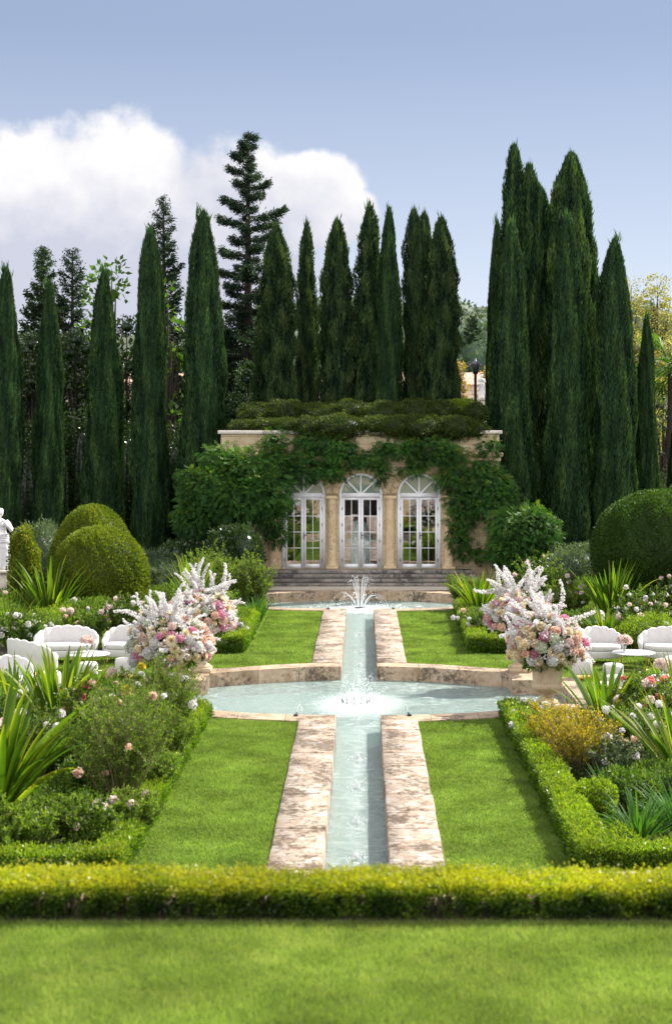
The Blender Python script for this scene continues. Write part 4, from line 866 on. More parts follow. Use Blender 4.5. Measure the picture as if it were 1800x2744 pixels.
# the hedge right in front of the camera terrace: open below, yellow on top
def nearhedge():
    rs = np.random.default_rng(105); t = thing('box_hedge', 'blurred yellow topped box hedge running right across the photo in the foreground', 'hedge', (0, 9.2, TZ), 0, gh)
    g = G(); n = 185000; x = np.concatenate([rs.uniform(-2.8, 2.5, 135000), rs.uniform(-7, 7, 50000)]); y = rs.uniform(-0.22, 0.18, n); z = rs.beta(1.35, 1.0, n) * 0.34
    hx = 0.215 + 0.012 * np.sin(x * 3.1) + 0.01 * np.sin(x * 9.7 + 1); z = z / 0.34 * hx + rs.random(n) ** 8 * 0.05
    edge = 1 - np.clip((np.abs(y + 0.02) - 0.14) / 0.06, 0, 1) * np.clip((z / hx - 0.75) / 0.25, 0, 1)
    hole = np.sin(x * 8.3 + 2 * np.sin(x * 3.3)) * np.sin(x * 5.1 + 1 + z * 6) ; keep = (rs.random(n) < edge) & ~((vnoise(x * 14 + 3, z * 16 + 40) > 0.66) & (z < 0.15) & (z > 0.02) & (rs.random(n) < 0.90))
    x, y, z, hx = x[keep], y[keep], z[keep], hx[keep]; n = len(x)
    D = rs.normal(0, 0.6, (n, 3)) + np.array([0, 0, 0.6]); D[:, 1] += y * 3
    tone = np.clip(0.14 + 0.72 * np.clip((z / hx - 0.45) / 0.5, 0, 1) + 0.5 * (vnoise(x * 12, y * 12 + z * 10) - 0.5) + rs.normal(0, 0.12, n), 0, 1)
    leaves(g, np.stack([x, y, z], -1), D, rs.uniform(0.014, 0.028, n), rs.uniform(0.009, 0.015, n), tone, rs=rs)
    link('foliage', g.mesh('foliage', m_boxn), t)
    g = G()
    for i in range(130):
        x0 = rs.uniform(-3.4, 3.0); y0 = rs.uniform(-0.1, 0.1)
        for k_ in range(3): tube(g, [(x0, y0, -0.02), (x0 + rs.normal(0, .03), y0 + rs.normal(0, .03), 0.14), (x0 + rs.normal(0, .06), y0 + rs.normal(0, .05), 0.20)], [0.006, 0.004, 0.002], 4, cap=False)
    link('stem', g.mesh('stem', m_twig), t)
nearhedge()

# climbing wisteria: drooping compound leaves
def wistleaf(g, P, rs, D0, scale=1.0, tone=0.5):
    n = len(P); ax = nrm(D0 + rs.normal(0, 0.35, (n, 3)) + np.array([0, -0.1, -0.55])); sd = nrm(np.cross(ax, rs.normal(size=(n, 3)) * 0.5 + np.array([0, -1.0, 0.6])))
    L = 0.23 * scale * rs.uniform(0.7, 1.25, n)[:, None]; tn = np.clip(tone + rs.normal(0, 0.16, n), 0, 1)
    for i, (u, s_) in enumerate([(.2, 1), (.2, -1), (.42, 1), (.42, -1), (.64, 1), (.64, -1), (.86, 1), (.86, -1), (1.0, 0)]):
        q = P + ax * L * u; d = ax * 0.75 + sd * s_ * 0.8 + np.array([0, 0, -0.25])
        leaves(g, q, d, 0.085 * scale, 0.032 * scale, tn, N=np.cross(ax, sd) + rs.normal(0, 0.2, (n, 3)), rs=rs)
def vine(name, label, blobs, base, seed, dens=60, mat=None, stems=(), cat='climbing plant', core=0.5):
    rs = np.random.default_rng(seed); t = thing(name, label, cat, base); g = G(); B = np.array(base)
    C = np.array([b[0] for b in blobs]) - B; RR = np.array([b[1] for b in blobs])
    nb0 = len(C)
    for i in range(nb0):      # knobbly secondary clumps on every mass
        for q in range(5):
            d0 = sphdir(1, rs)[0]; d0[1] = -abs(d0[1]) * .6; C = np.vstack([C, C[i] + d0 * RR[i] * .85]); RR = np.vstack([RR, RR[i] * rs.uniform(.22, .42)])
    for i, (c, r) in enumerate(zip(C, RR)):
        area = 4 * math.pi * ((r[0] * r[1]) ** 1.6 / 3 + (r[0] * r[2]) ** 1.6 / 3 + (r[1] * r[2]) ** 1.6 / 3) ** (1 / 1.6); n = int(area * dens)
        d = sphdir(n, rs); d[:, 1] = -np.abs(d[:, 1]) * np.where(rs.random(n) < .8, 1, -1)
        lm = 1 + 0.16 * np.sin(d[:, 0] * 6 + i) * np.cos(d[:, 2] * 7 + i * 2)
        P = c + d * r * (lm * (0.72 + 0.36 * rs.random(n)))[:, None]; P = P[P[:, 1] < -0.02 + 53.14 - B[1]] if name == 'wisteria' else P
        d = d[:len(P)]
        wistleaf(g, P, rs, nrm(P - c) * 0.8, 1.0, 0.42 + 0.25 * np.clip(nrm(P - c)[:, 2], -1, 1))
        if core: ellipsoid(g, c, r * core, 14, 9, 0.0, 0.05)
    link('foliage', g.mesh('foliage', mat or m_wist), t)
    g = G()
    for s_ in stems: tube(g, np.array(s_) - B, np.linspace(0.06, 0.02, len(s_)), 6)
    if stems: link('stem', g.mesh('stem', m_bark), t)
    return t
def vb(px, py, rx, rz, Y=52.9, ry=0.25): return bp(px, py, rx, rz, Y, ry)
XL = at(560, 1400, 52.8)[0]
vine('wisteria', 'large leafy wisteria billowing over the left corner of the garden house and the door tops', [vb(640, 1262, 100, 52, 52.5, .55), vb(560, 1310, 75, 62, 52.3, .7), vb(520, 1385, 50, 45, 52.2, .6), vb(630, 1345, 95, 55, 52.2, .75),
     vb(700, 1320, 80, 60, 52.3, .6), vb(725, 1372, 38, 50, 52.4, .45), vb(600, 1225, 60, 34, 52.6, .4), vb(715, 1235, 60, 42, 52.8, .3), vb(740, 1430, 26, 28, 52.7, .3), vb(580, 1400, 50, 28, 52.4, .4),
     vb(790, 1258, 60, 38), vb(845, 1212, 55, 22), vb(862, 1262, 34, 22), vb(925, 1222, 48, 20), vb(905, 1258, 28, 20), vb(985, 1226, 40, 18), vb(1020, 1260, 18, 30), vb(735, 1178, 26, 22), vb(830, 1180, 40, 20), vb(900, 1188, 42, 18)],
     (XL, 52.8, 0), 111, stems=[[(XL + .3, 52.9, 0), (XL + .2, 52.85, 1.5), (XL + .9, 52.7, 3.0), (XL + 2.2, 52.9, 3.9), (XL + 5, 52.95, 3.95)]])
XR = at(1420, 1400, 52.8)[0]
vine('wisteria', 'wisteria hanging down the right end of the garden house beside the right arched door', [vb(1040, 1195, 40, 18), vb(1085, 1205, 40, 18), vb(1130, 1228, 34, 16), vb(1165, 1190, 45, 20), vb(1200, 1215, 45, 26), vb(1100, 1255, 26, 12), vb(1220, 1275, 52, 38), vb(1240, 1330, 42, 38), vb(1290, 1250, 50, 34), vb(1320, 1300, 52, 42, 52.7, .35),
     vb(1300, 1355, 46, 30, 52.7, .3), vb(1235, 1385, 34, 34), vb(1230, 1440, 26, 36), vb(1270, 1480, 40, 18), vb(1345, 1340, 34, 30, 52.7, .3), vb(1310, 1195, 26, 20), vb(1110, 1188, 26, 12)],
     (XR, 52.8, 0), 112, stems=[[(XR - 1, 52.9, 0), (XR - .9, 52.85, 1.5), (XR - 1.2, 52.8, 3.0), (XR - 2.2, 52.9, 3.9), (XR - 4, 52.95, 4.0)]])
vine('shrub', 'drooping dark green shrub at the right foot of the garden house', [vb(1400, 1420, 80, 62, 51.9, .8), vb(1370, 1475, 60, 42, 51.8, .7), vb(1450, 1445, 42, 40, 51.8, .6), vb(1430, 1490, 50, 30, 51.8, .6)], (XR, 51.9, 0), 113, dens=80, cat='shrub', core=0.7)
# ================================================================== FOUNTAINS
WZ = -0.26
def bead(g, p, r):
    V = np.array([(1, 0, 0), (-1, 0, 0), (0, 1, 0), (0, -1, 0), (0, 0, 1.2), (0, 0, -1.2)]) * r + np.array(p)
    g.add(V, T=[(0, 2, 4), (2, 1, 4), (1, 3, 4), (3, 0, 4), (2, 0, 5), (1, 2, 5), (3, 1, 5), (0, 3, 5)], tone=0.8)
def jet(g, base, a, vr, vz, rs, r=0.010, brk=0.55):
    tt = 2 * vz / 9.81 * 1.0; ts = np.linspace(0, tt, 26); P = np.array([[base[0] + math.cos(a) * vr * t, base[1] + math.sin(a) * vr * t, base[2] + vz * t - 4.905 * t * t] for t in ts])
    n = int(26 * brk); w = np.linspace(1, 0.75, n) * r * (1 + 0.25 * np.sin(np.arange(n) * 2.1 + a * 5)); tube(g, P[:n], w, 5, 0.8)
    for p in P[n:]:
        for q in range(2): bead(g, p + rs.normal(0, 0.014, 3), r * rs.uniform(0.6, 1.3))
def splash(g, c, rad, n, rs, h=0.10, r=0.008):
    for i in range(n):
        a = rs.random() * 6.28; d = rad * rs.random() ** 0.6; bead(g, (c[0] + math.cos(a) * d, c[1] + math.sin(a) * d, c[2] + rs.random() ** 3 * h), r * rs.uniform(0.4, 1.2))
rs = np.random.default_rng(201)
f = thing('fountain', 'fountain of tall and low curved water jets in the far pool before the steps', 'fountain', (0.0, 47.6, WZ))
for i in range(8):
    g = G(); a = i / 8 * 6.283 + 0.3; jet(g, (math.cos(a) * 0.06, math.sin(a) * 0.06, 0.01), a, 0.50 + 0.05 * rs.normal(), 4.25 + 0.12 * rs.normal(), rs, 0.008, 0.40); link('tall_jet', g.mesh('tall_jet', m_jet), f)
for i in range(10):
    g = G(); a = i / 10 * 6.283; jet(g, (math.cos(a) * 0.1, math.sin(a) * 0.1, 0.01), a, 1.35 + 0.08 * rs.normal(), 2.75 + 0.1 * rs.normal(), rs, 0.008, 0.5); link('low_jet', g.mesh('low_jet', m_jet), f)
g = G(); splash(g, (0, 0, 0), 1.5, 420, rs, 0.08, 0.011); tag(link('droplets', g.mesh('droplets', m_jet), f), kind='stuff')
g = G(); lathe(g, [(0.0, 0.03), (0.14, 0.03), (0.16, 0.0), (0.16, -0.2)], 16); link('nozzle_ring', g.mesh('nozzle_ring', m_handle), f)
f = thing('fountain', 'splashing low fountain with dark nozzle cluster in the middle of the nearer pool', 'fountain', (-0.06, 30.8, WZ))
for i in range(14):
    g = G(); a = i / 14 * 6.283 + 0.1; jet(g, (math.cos(a) * 0.14, math.sin(a) * 0.14, 0.02), a, 0.45 + 0.35 * rs.random(), 2.4 + 0.45 * rs.normal(), rs, 0.006, 0.25); link('jet', g.mesh('jet', m_jet), f)
g = G(); splash(g, (0, 0, 0), 0.7, 380, rs, 0.15, 0.006); splash(g, (0.15, 0.9, 0), 0.4, 170, rs, 0.5, 0.008); tag(link('droplets', g.mesh('droplets', m_jet), f), kind='stuff')
g = G()
for i in range(11):
    a = i / 11 * 6.283; x0 = 0.26 * math.cos(a); y0 = 0.26 * math.sin(a); tube(g, [(x0, y0, -0.1), (x0, y0, 0.02), (x0 * 1.1, y0 * 1.1, 0.05 + 0.02 * rs.random())], [0.012, 0.012, 0.008], 6)
link('nozzle_ring', g.mesh('nozzle_ring', m_handle), f)
gj = 'small bubbling water jets along the centre of the channel'
def bub(y, lab):
    t = thing('water_bubbler', lab, 'fountain jet', (0.0, y, WZ), 0, gj); g = G()
    for i in range(5): jet(g, (0, 0, 0), i * 1.26 + y, 0.08 + 0.1 * rs.random(), 0.9 + 0.4 * rs.random(), rs, 0.005, 0.4)
    splash(g, (0, 0, 0), 0.16, 40, rs, 0.12, 0.008); tag(link('spray', g.mesh('spray', m_jet), t), kind='stuff')
    g = G(); lathe(g, [(0, 0.002), (0.014, 0.002), (0.018, -0.08)], 8); link('nozzle', g.mesh('nozzle', m_handle), t)
labs = {19.4: 'small bubbler in the nearest stretch of the channel just above the foreground hedge', 21.2: 'small bubbler in the nearer channel, second from the foreground hedge', 23.3: 'small bubbler in the nearer channel, third from the foreground hedge', 25.4: 'small bubbler in the nearer channel, last one before the nearer pool',
        33.2: 'bubbler at the channel mouth just behind the splashing low fountain', 35.5: 'small bubbler in the farther channel, second behind the nearer pool', 38.0: 'small bubbler halfway along the farther channel', 41.0: 'small bubbler in the farther channel, nearest the far pool'}
for y_, l_ in labs.items(): bub(y_, l_)
gn = 'small dark spout nozzles on the pool kerb'
for (x_, y_, s_, l_) in ((-1.1, 27.65, 1, 'dark nozzle with a thin water jet on the nearer pool kerb, left of the channel'), (0.9, 27.66, -1, 'dark nozzle on the nearer pool kerb, right of the channel'), (-0.9, 44.6, 1, 'dark nozzle on the far pool kerb, left of the channel'), (0.95, 44.6, -1, 'dark nozzle on the far pool kerb, right of the channel')):
    t = thing('spout_nozzle', l_, 'nozzle', (x_, y_, KZ), 0, gn); g = G(); bbox(g, -0.04, 0.04, -0.03, 0.03, 0.0, 0.035, 0.008); tube(g, [(0, 0.0, 0.03), (0.02 * s_, 0.05, 0.06)], [0.014, 0.012], 8); link('body', g.mesh('body', m_handle), t)
    if y_ < 30:
        g = G(); jet(g, (0.02 * s_, 0.06, 0.06), 1.57 - s_ * 0.5, 0.5, 1.6, rs, 0.006, 1.0); link('jet', g.mesh('jet', m_jet), t)

# ================================================================== URNS AND BOUQUETS
def urnmesh():
    g = G(); bbox(g, -0.22, 0.22, -0.22, 0.22, 0.0, 0.10, 0.012)
    foot = link('plinth', g.mesh('plinth', m_urn))
    g = G(); lathe(g, [(0.0, 0.10), (0.20, 0.10), (0.205, 0.125), (0.19, 0.15), (0.13, 0.18), (0.10, 0.215), (0.115, 0.235), (0.115, 0.25), (0.10, 0.262), (0.14, 0.29), (0.235, 0.33), (0.285, 0.385), (0.295, 0.43), (0.285, 0.455), (0.265, 0.465), (0.262, 0.48), (0.268, 0.62), (0.285, 0.76), (0.30, 0.80),
                       (0.335, 0.815), (0.345, 0.84), (0.335, 0.86), (0.30, 0.865), (0.28, 0.84), (0.25, 0.70), (0.0, 0.68)], 48)
    body = link('bowl', g.mesh('bowl', m_urn, True)); return foot, body
UF, UB = urnmesh()
def urn(x, y, label):
    t = thing('stone_urn', label, 'urn', (x, y, KZ), 0, 'stone urns holding the big bouquets at the pool corners'); 
    a, b = (UF, UB) if UF.parent is None else (UF.copy(), UB.copy())
    for o in (a, b):
        if o.name not in COL.objects: COL.objects.link(o)
        o.parent = t
    return t
UR = {'nr': (3.42, 28.42), 'fr': (3.36, 32.85), 'nl': (-3.42, 28.42), 'fl': (-3.30, 32.85)}
urn(*UR['nr'], 'carved sandstone urn standing fully visible on the right side of the nearer pool')
urn(*UR['fr'], 'sandstone urn hidden behind the front right one, only its foot showing')
urn(*UR['nl'], 'sandstone urn screened by the wispy bush on the left side of the nearer pool')
urn(*UR['fl'], 'sandstone urn of which only the lit right flank shows at left of the pool')
def ballflower(name, r, n, L, W, mat, seed, squash=0.85, ruff=0.0):
    rs = np.random.default_rng(seed); g = G(); d = sphdir(n, rs); d = d[d[:, 2] > -0.75]; n = len(d); P = d * r * (0.72 + 0.1 * rs.random((n, 1))) * [1, 1, squash]
    D = d * (1.0 - ruff) + rs.normal(0, 0.55, (n, 3)); leaves(g, P, D, L, W, np.clip(rs.normal(.55, .3, n), 0, 1), N=d + rs.normal(0, 0.6, (n, 3)), rs=rs)
    ellipsoid(g, (0, 0, 0), (r * 0.72, r * 0.72, r * 0.62), 8, 6, 0.3); return g.mesh(name, mat)
def dahliamesh(name, r, mat, seed):
    rs = np.random.default_rng(seed); g = G()
    for k_, (el, n, ll) in enumerate([(0.15, 16, 1.0), (0.45, 15, 0.95), (0.75, 12, 0.85), (1.05, 9, 0.7), (1.35, 6, 0.5)]):
        a = np.arange(n) / n * 6.283 + k_ * 0.3; D = np.stack([np.cos(a) * math.cos(el), np.sin(a) * math.cos(el), np.full(n, math.sin(el))], -1); leaves(g, D * r * 0.15, D, r * ll, r * 0.42, 0.9 - 0.2 * k_ + rs.normal(0, .06, n), N=np.stack([-np.cos(a) * math.sin(el), -np.sin(a) * math.sin(el), np.full(n, math.cos(el))], -1), rs=rs)
    return g.mesh(name, mat)
def spikemesh(seed, L=0.62):
    rs = np.random.default_rng(seed); g = G(); s = np.linspace(0, 1, 8); B = np.stack([0.26 * s ** 2 * L, 0.05 * np.sin(s * 4 + seed), s * L * 0.95], -1); 
    n = 230; u = rs.random(n) ** 0.9; P = np.stack([np.interp(u, s, B[:, j]) for j in range(3)], -1); rr = 0.055 * (1.08 - u) ** 0.8 * (0.8 + 0.3 * np.sin(u * 22)) + 0.010; d = sphdir(n, rs); P = P + d * rr[:, None] * 0.55
    leaves(g, P, d + rs.normal(0, .5, (n, 3)), 0.042 * (1.2 - 0.5 * u), 0.034, np.clip(rs.normal(.6, .3, n), 0, 1), rs=rs); return g.mesh('white_flower_spike', m_pw)
BALLS = [('dahlia', dahliamesh('dahlia', 0.105, m_pc, 1)), ('dahlia', dahliamesh('dahlia', 0.095, m_pc, 2)), ('peach_rose', ballflower('peach_rose', 0.085, 110, 0.05, 0.06, m_pp, 3)), ('pink_hydrangea', ballflower('pink_hydrangea', 0.10, 220, 0.03, 0.032, m_pk, 4)),
         ('white_hydrangea', ballflower('white_hydrangea', 0.12, 260, 0.032, 0.034, m_pw, 5)), ('green_hydrangea', ballflower('green_hydrangea', 0.11, 240, 0.032, 0.034, m_pg, 6)), ('blush_rose', ballflower('blush_rose', 0.08, 110, 0.05, 0.06, m_pb, 7)), ('cream_rose', ballflower('cream_rose', 0.08, 110, 0.05, 0.06, m_pc, 8)), ('pink_hydrangea', ballflower('pink_hydrangea', 0.085, 190, 0.03, 0.032, m_pk, 9))]
BW = [0.15, 0.10, 0.15, 0.11, 0.12, 0.07, 0.13, 0.11, 0.06]
SPK = [spikemesh(11), spikemesh(12, 0.72), spikemesh(13, 0.5)]
def orient(o, d, roll=0.0):
    q = Vector(d).to_track_quat('Z', 'Y'); o.rotation_mode = 'XYZ'; o.rotation_euler = (q.to_matrix() @ Matrix.Rotation(roll, 3, 'Z')).to_euler()
def bouquet(key, label, seed, sx=0.80, top=0.62, lean=0.0):
    rs = np.random.default_rng(seed); x, y = UR[key]; t = thing('flower_bouquet', label, 'flower arrangement', (x, y, KZ + 0.90), 0, 'huge wedding bouquets filling the urns')
    g = G(); n = 1700; d = sphdir(n, rs); P = d * [sx * 0.78, sx * 0.66, 0.50] * (0.55 + 0.42 * rs.random((n, 1))) + [lean * 0.3, 0, 0.26]
    leaves(g, P, d + rs.normal(0, .6, (n, 3)) + [0, 0, -.1], 0.13, 0.055, rs.random(n), rs=rs); ellipsoid(g, (0, 0, 0.22), (sx * 0.52, sx * 0.48, 0.36), 16, 10, 0.0); link('greenery', g.mesh('greenery', m_rose_l), t)
    g = G(); n = 5200; d = sphdir(n, rs); d = d[(d[:, 2] > -0.5)]; n = len(d); cl = np.sin(d[:, 0] * 9 + seed) * np.sin(d[:, 2] * 11) * np.sin(d[:, 1] * 7 + 2); P = d * [sx * 0.93, sx * 0.80, 0.56] * (0.86 + 0.17 * rs.random((n, 1)) ** 0.5) + [lean * 0.3, 0, 0.26]; P = P[cl > 0.10]; d = d[cl > 0.10]; n = len(P)
    leaves(g, P, d + rs.normal(0, .7, (n, 3)), 0.045, 0.042, rs.random(n), rs=rs); tag(link('small_white_blossoms', g.mesh('small_white_blossoms', m_pw), t), kind='stuff')
    k_ = 0; pts = []
    while len(pts) < 96 and k_ < 5000:
        k_ += 1; d = sphdir(1, rs)[0]
        if d[2] < -0.50 or (d[1] > 0.55): continue
        p = d * np.array([sx * 0.90, sx * 0.78, 0.52]) * rs.uniform(0.80, 1.02) + np.array([lean * 0.3, 0, 0.25])
        if all(np.linalg.norm(p - q) > 0.125 for q, _ in pts): pts.append((p, d))
    clus = sphdir(9, rs)
    for p, d in pts:
        w_ = np.array(BW); 
        i = rs.choice(len(BALLS), p=w_ / w_.sum()); nm, me = BALLS[i]; o = link(nm, me, t, p); orient(o, d + rs.normal(0, .25, 3), rs.random() * 6); s_ = rs.uniform(0.7, 1.12); o.scale = (s_,) * 3
    for i in range(34):
        a = rs.uniform(0, 6.283); e = rs.uniform(0.12, 1.45) if i < 27 else rs.uniform(-0.3, 0.2); d = np.array([math.cos(a) * math.cos(e), math.sin(a) * math.cos(e) * 0.8, math.sin(e) + 0.05]) + np.array([lean * 0.4, 0, 0])
        p = d * np.array([sx * 0.62, sx * 0.55, 0.50 * top / 0.62]) * rs.uniform(0.85, 1.1) + np.array([0, 0, 0.30]); o = link('white_flower_spike', SPK[rs.integers(3)], t, p); orient(o, d + rs.normal(0, .16, 3), rs.random() * 6); s_ = rs.uniform(0.75, 1.12); o.scale = (s_, s_, s_ * (0.85 if e > 0.6 else 0.65))
    return t
bouquet('nr', 'lush bouquet of white spikes, dahlias and pink hydrangeas in the fully visible right urn', 301, top=0.60)
bouquet('fr', 'lush pink and white bouquet half hidden behind the front right bouquet', 302, 0.78, 0.72)
bouquet('nl', 'lush bouquet of white spikes and magenta hydrangeas left of the pool beside the loveseats', 303, 0.84, 0.62)
bouquet('fl', 'lush bouquet of white spikes and peach roses behind and right of the front left one', 304, 0.80, 0.70)

# ================================================================== SEATING
def shellback(g, a, b, th0, th1, zb, hfun, thick, nch, n=121, bulge=0.035):
    """scalloped channelled back following an ellipse (a,b); open towards -y"""
    T = np.linspace(th0, th1, n); rows = []
    for k_, th in enumerate(T):
        u = (k_ / (n - 1)) * nch; ch = abs(math.sin(math.pi * u)) ** 0.6; c, s = math.cos(th), math.sin(th); H = hfun(th) + 0.035 * ch
        ri = 1 - bulge * ch; flare = 0.07
        rows.append([(a * ri * c, b * ri * s, zb), (a * (ri + flare * .5) * c, b * (ri + flare * .5) * s, (zb + H) / 2), (a * (ri + flare) * c, b * (ri + flare) * s, H - 0.03), (a * (1 + flare + thick * .4) * c, b * (1 + flare + thick * .4) * s, H),
                     (a * (1 + flare + thick) * c, b * (1 + flare + thick) * s, H - 0.03), (a * (1 + thick + flare * .4) * c, b * (1 + thick + flare * .4) * s, (zb + H) / 2), (a * (1 + thick) * c, b * (1 + thick) * s, zb)])
    V = np.array(rows); m_ = V.shape[1]; i = np.arange(n - 1)[:, None] * m_; j = np.arange(m_ - 1)[None, :]
    g.add(V.reshape(-1, 3), np.stack([i + j, i + j + 1, i + m_ + j + 1, i + m_ + j], -1).reshape(-1, 4))
    for e in (0, n - 1): g.add(V[e], [(0, 1, 5, 6), (1, 2, 4, 5)], T=[(2, 3, 4)])
def superell(g, a, b, z0, z1, p=2.6, rnd=0.03, n=48):
    th = np.arange(n) / n * 6.283; c, s = np.cos(th), np.sin(th); X = np.sign(c) * np.abs(c) ** (2 / p); Y = np.sign(s) * np.abs(s) ** (2 / p); rows = []
    for k_, z in ((0.0, z0), (1 - rnd, z0), (1.0, z0 + rnd), (1.0, z1 - rnd), (1 - rnd * 0.6, z1 - rnd * .3), (1 - rnd * 2, z1), (0.0, z1 + 0.006)): rows.append(np.stack([X * a * k_, Y * b * k_, np.full(n, z)], -1))
    V = np.array(rows); i = np.arange(len(rows) - 1)[:, None] * n; j = np.arange(n)[None, :]; g.add(V.reshape(-1, 3), np.stack([i + j, i + (j + 1) % n, i + n + (j + 1) % n, i + n + j], -1).reshape(-1, 4))
def sofa(w):
    a, b = w / 2 * 0.86, 0.36; nch = 11 if w > 1.1 else 9
    t = thing('shell_sofa', '', 'sofa')
    g = G(); shellback(g, a, b, R(-22), R(202), 0.17, lambda th: 0.50 + 0.25 * max(0, math.sin(th)) ** 0.7 + (0.0 if math.sin(th) > 0 else 0.05 * math.sin(th) * 3), 0.11, nch); link('backrest', g.mesh('backrest', m_white, True), t)
    g = G(); superell(g, a * 0.99, b * 1.0, 0.15, 0.30, 3.0, 0.02); link('base', g.mesh('base', m_white, True), t)
    g = G(); superell(g, a * 0.93, b * 0.96, 0.305, 0.42, 2.8, 0.035); link('seat', g.mesh('seat', m_white, True), t)
    for sx in (-1, 1):
        for sy in (-1, 1):
            g = G(); tube(g, [(sx * a * 0.68, sy * b * 0.62, 0.16), (sx * a * 0.76, sy * b * 0.75, 0.0)], [0.016, 0.009], 8); link('leg', g.mesh('leg', m_gold, True), t)
    return t
S1, S2 = sofa(0.98), sofa(1.40)
gs = 'white scalloped loveseats of the two lounge groups'
S1['group'] = gs; S2['group'] = gs
def psofa(src, x, y, rz, lab, first=[True, True]):
    k_ = 0 if src is S1 else 1
    if first[k_]: first[k_] = False; src.location = (x, y, 0); src.rotation_euler = (0, 0, R(rz)); src['label'] = lab; return src
    return dup(src, (x, y, 0), R(rz), label=lab)
psofa(S1, 5.30, 34.25, 12, 'white scalloped armchair on the right lawn directly beside the bouquet')
psofa(S2, 6.78, 34.2, -16, 'white scalloped loveseat behind the round table cut by the right edge of the photo')
psofa(S1, 6.62, 32.2, -100, 'white scalloped armchair seen from its side at the right edge in front of the table')
psofa(S2, 6.35, 28.1, 180, 'white scalloped loveseat seen from behind, its back rising above the roses at lower right')
psofa(S2, -6.42, 34.4, 6, 'wide white scalloped loveseat facing the camera behind the round table at left')
psofa(S2, -6.80, 32.75, 138, 'white scalloped loveseat turned with its shaded back towards the camera at left')
psofa(S1, -5.16, 34.5, -8, 'white scalloped armchair half hidden by the bouquet at left')
psofa(S1, -6.65, 29.7, 14, 'white scalloped armchair at the left edge nearest the camera')
def stool():
    t = thing('round_stool', '', 'stool'); g = G(); lathe(g, [(0, 0.125), (0.195, 0.125), (0.205, 0.14), (0.205, 0.37), (0.198, 0.40), (0.175, 0.425), (0.10, 0.437), (0, 0.44)], 32); link('seat', g.mesh('seat', m_white, True), t)
    g = G(); lathe(g, [(0, 0.0), (0.192, 0.0), (0.195, 0.004), (0.195, 0.12), (0.19, 0.124), (0, 0.124)], 40); link('base', g.mesh('base', m_gold, False), t); t['group'] = 'white round stools with brass bases'; return t
ST = stool()
for i, (x_, y_, l_) in enumerate(((4.55, 32.0, 'white stool with shining brass base just right of the front right urn'), (5.07, 31.3, 'white stool just in front of the round table on the right lawn'), (4.86, 29.75, 'white stool behind the tall flax leaves, right of its twin at the pool corner'), (4.50, 28.95, 'white stool at the pool corner right behind the flax leaves'),
                           (-5.44, 31.5, 'white stool in front of the round table at left'), (-4.78, 32.1, 'white stool half hidden under the left bouquet'), (-5.95, 30.3, 'white stool low behind the left flax leaves'))):
    if i == 0: ST.location = (x_, y_, 0); ST['label'] = l_
    else: dup(ST, (x_, y_, 0), label=l_)
def table(x, y, lab, r=0.46, h=0.355):
    t = thing('round_table', lab, 'table', (x, y, 0), 0, 'round white coffee tables with brass legs'); g = G(); lathe(g, [(0, h - 0.022), (r - 0.01, h - 0.022), (r, h - 0.015), (r, h - 0.004), (r - 0.006, h), (0, h)], 56); link('tabletop', g.mesh('tabletop', m_tabletop, False), t)
    for a in (0.6, 2.17, 3.74, 5.31):
        g = G(); tube(g, [(r * .80 * math.cos(a), r * .80 * math.sin(a), 0), (r * .80 * math.cos(a), r * .80 * math.sin(a), h - 0.023)], 0.011, 8); link('leg', g.mesh('leg', m_gold, True), t)
    g = G(); aa = np.linspace(0, 6.283, 33); tube(g, np.stack([r * .8 * np.cos(aa), r * .8 * np.sin(aa), 0 * aa + 0.02], -1), 0.008, 6); link('ring', g.mesh('ring', m_gold, True), t); return t
table(5.86, 33.5, 'round white coffee table between the loveseats on the right lawn'); table(5.95, 30.0, 'round white coffee table low behind the pink roses at right')
table(-5.74, 33.3, 'round white coffee table between the loveseats at left')
PE = ballflower('rose', 0.05, 60, 0.04, 0.05, m_pb, 21); PE2 = ballflower('rose', 0.042, 60, 0.035, 0.045, m_pp, 22)
def vase(x, y, z, lab, lab2, seed, s=1.0):
    rs = np.random.default_rng(seed); t = thing('glass_vase', lab, 'vase', (x, y, z), 0, 'clear vases on the coffee tables'); g = G(); lathe(g, [(0, 0.002), (0.035, 0.002), (0.038, 0.06), (0.055, 0.14), (0.052, 0.14), (0.034, 0.06), (0.0, 0.008)], 20); link('glass', g.mesh('glass', m_vase, True), t)
    g = G(); 
    for i in range(6): tube(g, [(rs.normal(0, .008), rs.normal(0, .008), 0.01), (rs.normal(0, .02), rs.normal(0, .02), 0.15)], 0.0035, 4)
    b = thing('rose_posy', lab2, 'flowers', (x, y, z + 0.012), 0, 'pink rose posies on the coffee tables'); link('stem', g.mesh('stem', m_herb), b)
    for i in range(22):
        d = sphdir(1, rs)[0]; d[2] = abs(d[2]) * 1.1 - 0.15; o = link('rose', PE if i % 7 else PE2, b, d * [0.125, 0.125, 0.085] * s + [0, 0, 0.22]); orient(o, d, rs.random() * 6)
vase(5.68, 33.6, 0.355, 'clear vase on the back table of the right lawn', 'pale pink ball of roses on the back table of the right lawn', 31)
vase(5.80, 30.05, 0.355, 'clear vase on the low table behind the pink roses at right', 'pale pink ball of roses on the front table at right', 32)
vase(-5.80, 33.5, 0.355, 'clear vase on the table of the left lounge group', 'cream and pink ball of roses on the left table', 33)

